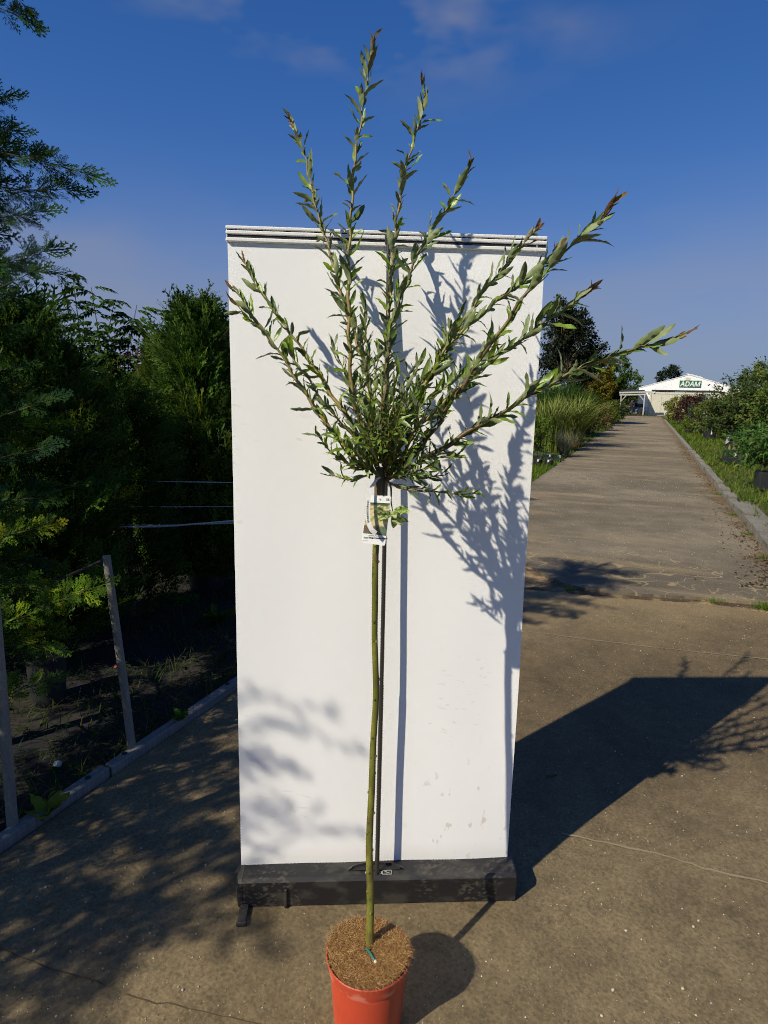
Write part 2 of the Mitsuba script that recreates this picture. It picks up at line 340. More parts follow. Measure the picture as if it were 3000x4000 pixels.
groove([(4.30, -1.1), (4.33, -0.68), (4.42, 0.2), (4.53, 0.87), (4.58, 1.3)], 0.010, 0.004, 'road__joint_002', 'filler', 0.006, 8)

# soil on the left of the road, a bed and verges further on
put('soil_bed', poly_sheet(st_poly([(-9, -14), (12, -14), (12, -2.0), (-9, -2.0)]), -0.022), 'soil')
say('soil_bed', kind='structure')
scene['verge_soil'] = simple((0.045, 0.043, 0.016), 0.95)
put('right_verge', strip(np.array([road(s, 1.50, 0.085) for s in (3, 76)]), np.array([road(s, 9.0, 0.10) for s in (3, 76)])), 'verge_soil')
say('right_verge', kind='structure')
put('left_verge', poly_sheet(st_poly([(12, -16), (76, -16), (76, -2.0), (12, -2.0)]), -0.012), 'verge_soil')
say('left_verge', kind='structure')

# kerb on the right: single stones near by, the rest of the line as one piece
rk = np.random.default_rng(12)
s = 4.2; k = 0
while s < 23:
    L = 0.36 + 0.10 * rk.random(); h = 0.125 + 0.018 * rk.standard_normal()
    c = road(s + L / 2, 1.425 + 0.006 * rk.standard_normal(), 0.5 * h - 0.04)
    put(numbered('kerb__kerb_stone'), box(c, (0.125, L - 0.012, h + 0.08), 0.012, YAW_ROAD + rk.normal(0, 0.8)), 'kerb_concrete', 25)
    s += L
put('kerb__far_stones', merge([box(road(a + 0.24, 1.425, 0.02), (0.125, 0.468, 0.205), 0.012, YAW_ROAD) for a in np.arange(s, 60, 0.48)]), 'kerb_concrete', 25)
say('kerb__far_stones', kind='stuff')
say('kerb', 'raised grey kerb of single stones between the road and the grass on the right', 'kerb')
for i, a in enumerate(np.arange(4.6, 11.0, 0.62)):
    put(numbered('paving_strip__paving_slab'), box(road(a + 0.3, 1.59, 0.070), (0.18, 0.60, 0.05), 0.008, YAW_ROAD + rk.normal(0, 0.5)), 'kerb_concrete', 25)
say('paving_strip', 'narrow strip of grey paving slabs behind the kerb, half overgrown by grass', 'paving')

# timber edging on the left
edges = [-1.2, 0.06, 1.83, 3.55, 5.3, 7.1, 8.9]
for a, b in zip(edges[:-1], edges[1:]):
    put(numbered('timber_edging__plank'), box(road((a + b) / 2, -2.035 + 0.004 * rk.standard_normal(), 0.004), (0.052, b - a - 0.008, 0.075), 0.006, YAW_ROAD), 'grey_plank', 25)
    for q in (a + 0.10, b - 0.10, (a + b) / 2):
        put(numbered('timber_edging__bolt'), lathe([(0, 0.0), (0.012, 0.0), (0.012, 0.004), (0.007, 0.006), (0, 0.006)], 10, road(q, -2.035, 0.0415)), 'dark_gap', 30)
say('timber_edging', 'low grey plank edging with bolt heads along the left side of the road', 'edging')

# ---------------------------------------------------------------- the roll-up banner
BY = 0.0559; bd = np.array([math.cos(BY), math.sin(BY), 0]); bn = np.array([-math.sin(BY), math.cos(BY), 0])
BC = np.array([-0.0018, 1.8581, 0.0])
def ban(u, v, z): return BC + bd * u + bn * v + np.array([0, 0, z])       # u along, v behind, z up
def bbox(c, size, bevel=0.0):
    v, f = box((0, 0, 0), size, bevel); c = np.asarray(c, float)
    w = v + c; return BC + w[:, :1] * bd + w[:, 1:2] * bn + np.c_[w[:, 2] * 0, w[:, 2] * 0, w[:, 2]], f
zz = np.linspace(0.098, 2.062, 60); uu = np.linspace(-0.45, 0.45, 25)
V = []
for side in (0, 1):
    for z in zz:
        for u in uu:
            edge = 0.004 * math.sin(z * 6.0 + 0.7) * max(0, (u - 0.3) / 0.15) ** 2 + 0.0035 * math.sin(z * 2.1 + u * 3) + 0.0012 * math.sin(u * 17 + 0.6 * math.sin(z * 3)) + 0.0008 * math.sin(z * 11 + u * 5)
            lean = 0.0097 * (z - 0.1)
            V.append(ban(u, lean + edge * (1 if z < 2.0 else 0.3) + side * 0.0012, z))
V = np.array(V); nz, nu = len(zz), len(uu)
def grid_faces(o, flip):
    i, j = np.meshgrid(np.arange(nz - 1), np.arange(nu - 1), indexing='ij')
    q = np.stack([i * nu + j, i * nu + j + 1, (i + 1) * nu + j + 1, (i + 1) * nu + j], -1).reshape(-1, 4) + o
    return q[:, ::-1] if flip else q
ring = [i * nu for i in range(nz)]; ring2 = [i * nu + nu - 1 for i in range(nz)]
side_q = [[a, b, b + nz * nu, a + nz * nu] for r in (ring, ring2) for a, b in zip(r[:-1], r[1:])]
F = np.vstack([grid_faces(0, False), grid_faces(nz * nu, True), np.array(side_q)])
put('banner_stand__panel', (V, F), 'banner_vinyl', 40)
say('banner_stand__panel', 'plain white scuffed banner sheet')
topv = 0.0097 * 1.96
rail = [((0, topv + 0.006, 2.0805), (0.906, 0.010, 0.043), 0.001), ((0, topv - 0.003, 2.0975), (0.906, 0.014, 0.009), 0.002), ((0, topv - 0.003, 2.0850), (0.906, 0.012, 0.010), 0.002), ((0, topv - 0.004, 2.0655), (0.906, 0.014, 0.0105), 0.002)]
put('banner_stand__top_rail', merge([bbox(*r) for r in rail]), 'rail_metal', 25)
put('banner_stand__rail_slot', merge([bbox((0, topv - 0.001, 2.0755), (0.900, 0.006, 0.0085)), bbox((0, topv - 0.0015, 2.0916), (0.900, 0.006, 0.0025))]), 'slot_black')
for u in (-0.17, 0.12, 0.425):
    put(numbered('banner_stand__rail_screw'), bbox((u, topv - 0.0045, 2.0755), (0.006, 0.004, 0.006), 0.001), 'bright_metal')
# base cassette: a bevelled box section with end caps
prof = np.array([(-0.072, -0.0), (-0.074, 0.088), (-0.062, 0.0965), (0.012, 0.0985), (0.082, 0.092), (0.098, 0.06), (0.094, 0.0)])
def extr(prof, u0, u1):
    n = len(prof); v = np.vstack([[ban(u, a, b) for a, b in prof] for u in (u0, u1)])
    k = np.arange(n); q = np.stack([k, (k + 1) % n, n + (k + 1) % n, n + k], 1)
    c = np.array([[0, i, i + 1] for i in range(1, n - 1)])
    return v, np.vstack([q[:, [0, 1, 2]], q[:, [0, 2, 3]], c[:, ::-1], c + n])
put('banner_stand__base', extr(prof + [[0, 0.004]] * 1, -0.437, 0.448), 'base_black', 20)
say('banner_stand__base', 'scuffed dusty black cassette')
capp = prof * [1.0, 1.0] + [0, 0.004]; capp[:, 0] = capp[:, 0] * 1.01 - 0.001; capp[:, 1] *= 1.005
def cap(u0, u1, u2, shrink):
    a, b = extr(capp, u0, u1); n = len(capp); mid = capp.mean(0)
    c2 = mid + (capp - mid) * shrink
    v2 = np.array([ban(u2, x, y) for x, y in c2]); k = np.arange(n)
    v = np.vstack([a, v2]); q = np.stack([n + k, n + (k + 1) % n, 2 * n + (k + 1) % n, 2 * n + k], 1)
    t = np.array([[2 * n, 2 * n + i, 2 * n + i + 1] for i in range(1, n - 1)])
    return v, np.vstack([b[:2 * n], b[2 * n:2 * n + n - 2], q[:, [0, 1, 2]], q[:, [0, 2, 3]], t])
put('banner_stand__end_cap', cap(-0.437, -0.449, -0.455, 0.88), 'base_black', 20)
put('banner_stand__end_cap_001', cap(0.448, 0.460, 0.466, 0.88), 'base_black', 20)
put('banner_stand__foot', merge([bbox((-0.428, -0.108, 0.009), (0.030, 0.075, 0.012), 0.004), bbox((-0.428, -0.144, 0.008), (0.033, 0.008, 0.016), 0.002)]), 'base_black', 25)
say('banner_stand__foot', 'flat black foot turned out in front')
put('banner_stand__foot_clip', bbox((-0.296, -0.078, 0.036), (0.009, 0.008, 0.068), 0.002), 'base_black')
# pole socket: a half-round raised hood with a dark mouth, two printed marks
arc = []
th = np.linspace(0, np.pi, 17)
rim = np.array([(0.095 * math.cos(a), 0.036 * math.sin(a)) for a in th]); inner = rim * [0.86, 0.70]
vo = np.array([ban(-0.002 + x, -0.040 + y, 0.104) for x, y in rim]); vi = np.array([ban(-0.002 + x, -0.040 + y, 0.1115) for x, y in inner]); vb = np.array([ban(-0.002 + x, -0.040 + y * 0.99, 0.1045) for x, y in inner * 0.96])
k = np.arange(16); q1 = np.stack([k, k + 1, 17 + k + 1, 17 + k], 1); q2 = q1 + 17
put('banner_stand__socket_hood', (np.vstack([vo, vi, vb]), np.vstack([q1, q2])), 'base_black', 30)
mouth = np.vstack([vb + [0, 0, 0.0], [ban(-0.002, -0.042, 0.1042)]])
put('banner_stand__socket_mouth', (mouth, np.array([[i, i + 1, 17] for i in range(16)])), 'slot_black')
def lettering(text, h, at, right, up, depth, key, mat, bold=False):
    m = meshkit.text_mesh(text, h, depth, bold); v = np.array(m.vertices)
    r, u = np.asarray(right, float), np.asarray(up, float); n = np.cross(r, u)
    put(key, (np.asarray(at, float) + v[:, :1] * r + v[:, 1:2] * u + v[:, 2:] * n, np.array(m.faces)), mat)
lettering('N', 0.010, ban(-0.040, -0.058, 0.1035), bd, -0.0 * bd + bn * 1.0, 0.0012, 'banner_stand__lettering', 'worn_print', True)
lettering('I', 0.010, ban(0.0115, -0.058, 0.1035), bd, bn, 0.0012, 'banner_stand__lettering_001', 'worn_print', True)
fr = [((0.033, -0.0440, 0.1040), (0.030, 0.0016, 0.0014)), ((0.033, -0.0610, 0.1040), (0.030, 0.0016, 0.0014)), ((0.0182, -0.0525, 0.1040), (0.0016, 0.0154, 0.0014)), ((0.0478, -0.0525, 0.1040), (0.0016, 0.0154, 0.0014)), ((0.029, -0.050, 0.1039), (0.007, 0.0022, 0.001)), ((0.036, -0.0545, 0.1039), (0.010, 0.0018, 0.001))]
put('banner_stand__sticker', merge([bbox(*a) for a in fr]), 'worn_print')
pts = [ban(0.000, -0.052, 0.100), ban(0.003, -0.043, 0.9), ban(0.003, -0.028, 1.6), ban(-0.001, topv - 0.016, 2.085)]
P = resample(pts, 0.05)
i1 = len(P) // 3; i2 = 2 * len(P) // 3
put('banner_stand__pole', merge([tube(P[:i1 + 1], 0.0074, 14), tube(P[i1:i2 + 1], 0.0066, 14), tube(P[i2:], 0.0058, 14)]), 'pole_metal', 40)
say('banner_stand__pole', 'thin dark metal pole in three sections')
put('banner_stand__pole_tip', tube([ban(0.000, -0.0535, 0.098), ban(0.000, -0.0525, 0.118)], [0.003, 0.0052], 10), 'bright_metal', 40)
put('banner_stand__pole_hook', bbox((-0.002, topv - 0.014, 2.078), (0.018, 0.012, 0.03), 0.003), 'pole_metal', 25)
say('banner_stand', 'white roll-up banner on a scuffed black base standing behind the potted willow', 'banner stand')

# ---------------------------------------------------------------- red pot, coir mat
PC = np.array([-0.0165, 1.405, 0.0])
prof_pot = [(0.0, 0.002), (0.083, 0.002), (0.088, 0.006), (0.090, 0.012), (0.1000, 0.158), (0.1005, 0.165), (0.1035, 0.167), (0.1085, 0.192), (0.1105, 0.203), (0.1115, 0.206), (0.1095, 0.2085), (0.1065, 0.206), (0.1045, 0.192), (0.1000, 0.175), (0.0, 0.175)]
put('plant_pot__body', lathe(prof_pot[:6] + [(0.0985, 0.1668)], 72, PC), 'red_plastic', 35)
put('plant_pot__rim', lathe([(0.0985, 0.1668), (0.1035, 0.1672), (0.1060, 0.179), (0.1085, 0.192), (0.1105, 0.203), (0.1115, 0.206), (0.1095, 0.2085), (0.1065, 0.206), (0.1045, 0.192), (0.1000, 0.175)], 72, PC), 'red_plastic', 35)
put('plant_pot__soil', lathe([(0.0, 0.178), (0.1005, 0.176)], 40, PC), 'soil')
say('plant_pot', 'red plastic nursery pot holding the willow in the foreground', 'plant pot')
rm = np.random.default_rng(5)
na, nr = 96, 12
def mat_z(r, a):
    z = 0.2135 + 0.008 * math.sin(a * 2 + 2.2) * (r / 0.115) ** 2 + 0.006 * (1 - (r / 0.1) ** 2)
    if math.sin(a - 2.1) > 0: z += 0.010 * (r / 0.115) ** 3 * math.sin(a - 2.1)
    return z
mv, mf = [], []
cut = -0.30      # the radial slit of the mat, as an angle
ang = np.linspace(cut + 0.03, cut + 2 * np.pi - 0.03, na)
for layer in (0, 1):
    for ir in range(nr + 1):
        for a in ang:
            R = 0.1055 + 0.006 * (meshkit.fbm(np.array([[math.cos(a) * 2, math.sin(a) * 2, 1.0]]), 3)[0] - 0.5) + (0.003 if 0.4 < a % (2 * np.pi) < 2.6 else 0)
            r = 0.012 + (R - 0.012) * ir / nr
            mv.append(PC + [r * math.cos(a), r * math.sin(a), mat_z(r, a) + (0.0 if layer == 0 else -0.010) + 0.0016 * (rm.random() - 0.5)])
mv = np.array(mv); n1 = (nr + 1) * na
i, j = np.meshgrid(np.arange(nr), np.arange(na - 1), indexing='ij')
q = np.stack([i * na + j, (i + 1) * na + j, (i + 1) * na + j + 1, i * na + j + 1], -1).reshape(-1, 4)
rims = [[nr * na + j, n1 + nr * na + j, n1 + nr * na + j + 1, nr * na + j + 1] for j in range(na - 1)]
put('coir_mat__mat', (mv, np.vstack([q, q[:, ::-1] + n1, np.array(rims)])), 'coir', 60)
fib = Fol()
n = 12000
a = rm.random(n) * 2 * np.pi; r = 0.012 + 0.091 * np.sqrt(rm.random(n))
pos = PC + np.c_[r * np.cos(a), r * np.sin(a), [mat_z(x, y) + 0.0005 for x, y in zip(r, a)]]
dirs = np.c_[rm.standard_normal((n, 2)), 0.34 * rm.random(n) - 0.08]
outr = r > 0.0995; dirs[outr, :2] += 0.9 * np.c_[np.cos(a[outr]), np.sin(a[outr])]
u = np.linspace(0, 1, 4); w = 0.00036
tv = np.vstack([np.c_[u, (-1) ** 0 * w / 0.02 * (1 - 0.7 * u), 0.55 * (u - u * u)], np.c_[u, -w / 0.02 * (1 - 0.7 * u), 0.55 * (u - u * u)]])
kk = np.arange(3); tf = np.vstack([np.stack([kk, kk + 1, kk + 5], 1), np.stack([kk, kk + 5, kk + 4], 1)])
fib.add(*stamp((tv, tf), frames(pos, dirs, rm.standard_normal((n, 3)) * [1, 1, 0.3] + [0, 0, 1], 0.010 + 0.015 * rm.random(n)), pick(rm, [(0.28, 0.135, 0.036), (0.40, 0.22, 0.07), (0.16, 0.07, 0.018), (0.55, 0.36, 0.15), (0.24, 0.105, 0.028)], n)))
fib.put('coir_mat__fibres', 'painted'); say('coir_mat__fibres', kind='stuff')
say('coir_mat', 'round brown coconut fibre mat lying on the red pot around the stem', 'mulch mat')
tie = resample([(-0.024, 1.400, 0.2225), (-0.014, 1.388, 0.2255), (-0.004, 1.372, 0.2235), (0.0005, 1.366, 0.221)], 0.004)
scene['teal_plastic'] = simple((0.012, 0.15, 0.145), 0.4); scene['cut_wood'] = simple((0.62, 0.52, 0.38), 0.8)
put('plant_tie__tape', tube(tie, [0.0028] * len(tie), 8), 'teal_plastic', 50)
put('plant_tie__cut_end', tube([tie[-1] - [0, 0, 0.0005], tie[-1] + [0.004, -0.006, -0.0005]], [0.0042, 0.0038], 9), 'cut_wood', 40)
say('plant_tie', 'short teal tie with a pale cut end on the coir mat beside the stem', 'tie')

# ---------------------------------------------------------------- the willow: trunk, shoots and leaves, in metres
SHOOTS = [
 ('A', [(-0.029,1.53,1.485),(-0.037,1.534,1.513),(-0.058,1.542,1.576),(-0.084,1.551,1.642),(-0.093,1.568,1.775),(-0.094,1.572,1.804),(-0.097,1.586,1.914),(-0.098,1.595,1.982),(-0.093,1.608,2.084),(-0.09,1.621,2.183),(-0.078,1.631,2.261),(-0.066,1.644,2.354),(-0.055,1.652,2.417),(-0.049,1.66,2.476)]),
 ('B', [(-0.022,1.53,1.485),(-0.031,1.561,1.55),(-0.036,1.592,1.616),(-0.047,1.629,1.698),(-0.075,1.664,1.774),(-0.115,1.711,1.877),(-0.129,1.731,1.922),(-0.152,1.765,2.002),(-0.18,1.798,2.079),(-0.195,1.816,2.122),(-0.217,1.847,2.197),(-0.236,1.88,2.282),(-0.266,1.912,2.36),(-0.285,1.93,2.406)]),
 ('C', [(-0.012,1.53,1.485),(-0.008,1.565,1.562),(-0.005,1.601,1.644),(-0.001,1.653,1.765),(0.004,1.699,1.877),(0.006,1.732,1.96),(0.009,1.755,2.018),(0.017,1.79,2.108),(0.028,1.821,2.186),(0.037,1.846,2.252),(0.058,1.872,2.32),(0.079,1.905,2.408),(0.089,1.925,2.463),(0.082,1.95,2.531)]),
 ('D', [(-0.006,1.53,1.485),(-0.005,1.543,1.597),(-0.001,1.556,1.708),(0.005,1.568,1.811),(0.022,1.574,1.857),(0.043,1.582,1.923),(0.069,1.59,1.984),(0.106,1.599,2.047),(0.138,1.606,2.094),(0.173,1.615,2.159),(0.191,1.62,2.198)]),
 ('E', [(0.008,1.53,1.457),(0.032,1.524,1.475),(0.068,1.515,1.505),(0.107,1.502,1.557),(0.14,1.487,1.619),(0.179,1.472,1.677),(0.209,1.458,1.734),(0.245,1.444,1.782),(0.259,1.436,1.81),(0.28,1.427,1.844),(0.307,1.415,1.881),(0.331,1.406,1.91),(0.36,1.393,1.946),(0.397,1.381,1.977),(0.427,1.369,2.007),(0.445,1.36,2.032)]),
 ('F', [(-0.001,1.53,1.476),(0.006,1.537,1.507),(0.023,1.549,1.56),(0.051,1.562,1.612),(0.069,1.57,1.648),(0.09,1.579,1.684),(0.118,1.589,1.722),(0.153,1.604,1.78),(0.187,1.617,1.833),(0.205,1.624,1.861),(0.229,1.633,1.898),(0.253,1.641,1.929),(0.28,1.65,1.96),(0.307,1.659,1.993),(0.332,1.666,2.02),(0.37,1.68,2.073)]),
 ('F2', [(0.003,1.53,1.472),(0.016,1.533,1.514),(0.037,1.537,1.565),(0.065,1.542,1.621),(0.095,1.546,1.677),(0.122,1.55,1.727),(0.143,1.554,1.771),(0.173,1.557,1.796),(0.207,1.56,1.825),(0.239,1.563,1.858),(0.274,1.567,1.885),(0.319,1.571,1.918),(0.339,1.573,1.941),(0.384,1.577,1.977),(0.403,1.58,2.01)]),
 ('G', [(0.004,1.53,1.472),(0.02,1.532,1.503),(0.044,1.534,1.54),(0.083,1.536,1.578),(0.112,1.538,1.604),(0.146,1.54,1.641),(0.182,1.542,1.675),(0.231,1.545,1.718),(0.266,1.547,1.745),(0.304,1.55,1.776),(0.347,1.552,1.807),(0.382,1.554,1.833),(0.424,1.557,1.864),(0.458,1.559,1.887),(0.482,1.56,1.906)]),
 ('Hd', [(0.003,1.53,1.444),(0.04,1.523,1.467),(0.082,1.516,1.49),(0.123,1.508,1.515),(0.152,1.502,1.537),(0.179,1.496,1.556),(0.216,1.489,1.579),(0.253,1.481,1.603),(0.289,1.474,1.626),(0.332,1.464,1.658),(0.371,1.456,1.682),(0.417,1.446,1.707),(0.455,1.439,1.726),(0.503,1.428,1.748),(0.552,1.419,1.761),(0.603,1.408,1.775),(0.64,1.4,1.791)]),
 ('I1', [(-0.034,1.53,1.473),(-0.038,1.538,1.498),(-0.068,1.554,1.536),(-0.076,1.564,1.565),(-0.094,1.574,1.594),(-0.119,1.587,1.625),(-0.142,1.598,1.652),(-0.161,1.609,1.682),(-0.19,1.623,1.721),(-0.22,1.639,1.764),(-0.239,1.648,1.788),(-0.269,1.662,1.824),(-0.295,1.675,1.859),(-0.319,1.686,1.888),(-0.339,1.697,1.919),(-0.362,1.71,1.955),(-0.381,1.72,1.985)]),
 ('I2', [(-0.031,1.53,1.466),(-0.037,1.534,1.489),(-0.067,1.539,1.508),(-0.095,1.544,1.522),(-0.117,1.549,1.543),(-0.143,1.555,1.571),(-0.163,1.561,1.6),(-0.187,1.567,1.629),(-0.207,1.573,1.66),(-0.24,1.582,1.709),(-0.276,1.592,1.761),(-0.302,1.599,1.798),(-0.33,1.606,1.831),(-0.352,1.612,1.857),(-0.371,1.617,1.886),(-0.383,1.62,1.9)]),
 ('I3', [(-0.303,1.605,1.798),(-0.323,1.604,1.813),(-0.348,1.602,1.834),(-0.368,1.601,1.853),(-0.378,1.6,1.863)]),
 ('I4', [(-0.029,1.53,1.471),(-0.053,1.519,1.513),(-0.081,1.508,1.553),(-0.108,1.499,1.583),(-0.123,1.494,1.601),(-0.141,1.486,1.626),(-0.159,1.479,1.648),(-0.182,1.47,1.68),(-0.202,1.461,1.711),(-0.221,1.45,1.748)]),
 ('J', [(-0.022,1.53,1.48),(-0.037,1.551,1.528),(-0.058,1.574,1.578),(-0.076,1.593,1.621),(-0.091,1.61,1.66),(-0.108,1.628,1.702),(-0.117,1.636,1.72),(-0.129,1.649,1.75),(-0.139,1.66,1.777)]),
 ('K1', [(-0.031,1.53,1.462),(-0.041,1.522,1.477),(-0.078,1.505,1.476),(-0.101,1.492,1.492),(-0.128,1.476,1.512),(-0.146,1.46,1.538),(-0.157,1.45,1.557)]),
 ('K2', [(-0.029,1.53,1.457),(-0.054,1.528,1.45),(-0.073,1.526,1.444),(-0.105,1.523,1.446),(-0.137,1.52,1.454)]),
 ('K3', [(-0.029,1.53,1.466),(-0.058,1.501,1.482),(-0.087,1.465,1.507),(-0.103,1.432,1.538),(-0.114,1.4,1.569)]),
 ('L1', [(0.006,1.53,1.44),(0.009,1.527,1.433),(0.047,1.514,1.429),(0.08,1.501,1.422),(0.124,1.485,1.421),(0.173,1.466,1.423),(0.215,1.45,1.426)]),
 ('L2', [(0.008,1.53,1.451),(0.038,1.523,1.475),(0.07,1.515,1.454),(0.09,1.511,1.448),(0.124,1.504,1.456),(0.146,1.5,1.462)]),
 ('L3', [(0.003,1.53,1.456),(0.043,1.501,1.471),(0.08,1.47,1.493),(0.107,1.448,1.507),(0.14,1.421,1.517),(0.166,1.4,1.519)]),
 ('M1', [(-0.019,1.53,1.485),(-0.03,1.513,1.565),(-0.038,1.497,1.641),(-0.041,1.481,1.715),(-0.048,1.464,1.785),(-0.056,1.45,1.844)]),
 ('M2', [(-0.013,1.53,1.485),(-0.022,1.55,1.563),(-0.03,1.569,1.641),(-0.027,1.586,1.709),(-0.019,1.6,1.765)]),
 ('M3', [(-0.006,1.53,1.479),(0.004,1.5,1.533),(0.009,1.467,1.589),(0.016,1.433,1.642),(0.023,1.4,1.693)]),
 ('M4', [(-0.002,1.53,1.476),(0.029,1.485,1.569),(0.058,1.464,1.603),(0.077,1.449,1.626),(0.101,1.432,1.648),(0.114,1.42,1.667)]),
 ('M5', [(0.001,1.53,1.472),(0.039,1.502,1.556),(0.088,1.478,1.612),(0.123,1.458,1.66),(0.142,1.449,1.674),(0.159,1.44,1.695)]),
 ('M6', [(0.119,1.59,1.722),(0.134,1.576,1.756),(0.143,1.562,1.793),(0.157,1.55,1.819)]),
 ('M7', [(-0.002,1.53,1.48),(0.017,1.556,1.575),(0.031,1.575,1.642),(0.051,1.59,1.694),(0.07,1.6,1.728)]),
 ('M8', [(0.001,1.53,1.467),(0.04,1.483,1.508),(0.064,1.441,1.549),(0.072,1.408,1.585),(0.072,1.38,1.614)]),
 ('M9', [(-0.022,1.53,1.471),(-0.04,1.493,1.522),(-0.057,1.461,1.562),(-0.065,1.431,1.6),(-0.061,1.4,1.639)]),
 ('M10', [(-0.015,1.53,1.474),(-0.022,1.475,1.526),(-0.028,1.426,1.569),(-0.022,1.38,1.607)]),
 ('M11', [(0.003,1.53,1.462),(0.034,1.497,1.489),(0.057,1.464,1.521),(0.072,1.44,1.544),(0.086,1.42,1.562)]),
 ('M12', [(0.006,1.53,1.451),(0.043,1.488,1.457),(0.079,1.442,1.475),(0.108,1.4,1.497)]),
 ('M13', [(-0.029,1.53,1.462),(-0.051,1.479,1.49),(-0.071,1.424,1.522),(-0.089,1.38,1.54)]),
 ('N', [(0.003,1.53,1.444),(0.017,1.523,1.429),(0.019,1.509,1.391),(0.021,1.5,1.366)]),
]
# further short leafy shoots fill the heart of the crown
_rs = np.random.default_rng(99)
_inner = [(k, p) for k, p in SHOOTS if k[0] == 'M' and k != 'M6']
for _j in range(16):
    k, p = _inner[_j % len(_inner)]
    p = np.array(p); p0 = p[0]; a = _rs.normal(0, 0.30); d = p - p0; sc = 0.60 + 0.35 * _rs.random()
    d = np.c_[d[:, 0] * math.cos(a) - d[:, 2] * math.sin(a), d[:, 1] + 0.07 * np.linspace(0, 1, len(p)) * _rs.standard_normal() - 0.04 * np.linspace(0, 1, len(p)), d[:, 0] * math.sin(a) + d[:, 2] * math.cos(a)] * sc
    SHOOTS.insert(len(SHOOTS) - 1, ('M%d' % (20 + _j), [tuple(x) for x in p0 + d]))
TRUNK = [(-0.0165, 1.412, 0.172), (-0.016, 1.42, 0.212), (-0.017, 1.462, 0.418), (-0.0165, 1.49, 0.631), (-0.015, 1.51, 0.884), (-0.0165, 1.515, 1.072), (-0.0175, 1.52, 1.193), (-0.014, 1.525, 1.30), (-0.012, 1.53, 1.369), (-0.011, 1.53, 1.475)]
rw = np.random.default_rng(21)
P = resample(TRUNK, 0.012)
zt = P[:, 2]
rad = np.interp(zt, [0.17, 0.25, 0.6, 1.0, 1.25, 1.33, 1.36, 1.44, 1.475], [0.0108, 0.0102, 0.0088, 0.0078, 0.0080, 0.0090, 0.0125, 0.0145, 0.0100])
rad = rad * (1 + 0.05 * (meshkit.fbm(np.c_[zt * 22, zt * 0, zt * 0], 3) - 0.5))
P[:, 0] += (0.0030 * np.sin(zt * 9.0) + 0.0012 * np.sin(zt * 23)) * (zt < 1.3)
tv, tf = tube(P, rad, 18)
ns = []
for z in np.arange(0.30, 1.30, 0.052):
    c = np.array([np.interp(z, zt, P[:, k]) for k in range(3)]); a = rw.random() * 6.28; r0 = np.interp(z, zt, rad)
    dv = np.array([math.cos(a), math.sin(a), 0.25])
    ns.append(tube([c + dv * r0 * 0.6, c + dv * (r0 + 0.0010), c + dv * (r0 + 0.0032)], [0.0050, 0.0038, 0.0012], 7))
put('willow_tree__trunk', merge([(tv, tf)] + ns), 'willow_bark', 50)
say('willow_tree__trunk', 'slim olive green stem with a dark graft knob at the top')

def leaf_mesh(rng, n=10):
    """a lance-shaped leaf one unit long with a wavy edge, along +x, its upper face towards +z"""
    u = np.linspace(0, 1, n)
    w = 0.5 * (0.215 + 0.05 * rng.random()) * np.clip(np.sin(np.pi * np.clip(u, 0, 1) ** 0.86), 0, 1) ** 0.62
    w[0] = 0.012; w[-1] = 0.002
    bend = (0.34 * rng.standard_normal()) * u ** 2 + 0.05 * rng.standard_normal() * np.sin(u * 5)
    fold = 0.35 + 0.25 * rng.random(); side = 0.07 * rng.standard_normal() * u ** 2
    tw = 1.3 * rng.standard_normal() * u ** 1.5
    V, UV = [], []
    ph = rng.random() * 6; fr = 15 + 6 * rng.random(); am = 0.020 + 0.018 * rng.random()
    for k in range(n):
        for sgn in (-1, 0, 1):
            y = sgn * w[k]; z = abs(sgn) * (fold * w[k] + am * math.sin(fr * u[k] + ph + (1.7 if sgn > 0 else 0)) * min(1, 6 * u[k]) * min(1, 5 * (1 - u[k])))
            c, s_ = math.cos(tw[k]), math.sin(tw[k])
            V.append((u[k], side[k] + c * y - s_ * z, bend[k] + s_ * y + c * z)); UV.append((0.5 + 0.5 * sgn, u[k]))
    V = np.array(V); F = []
    for k in range(n - 1):
        for q in (0, 1):
            a = 3 * k + q; F += [(a, a + 3, a + 4), (a, a + 4, a + 1)]
    return V, np.array(F), np.array(UV)
LEAVES = [leaf_mesh(rw) for _ in range(14)]
LEAF_PLY = [mikit.ply((v, f), None, True, uv=uv) for v, f, uv in LEAVES]

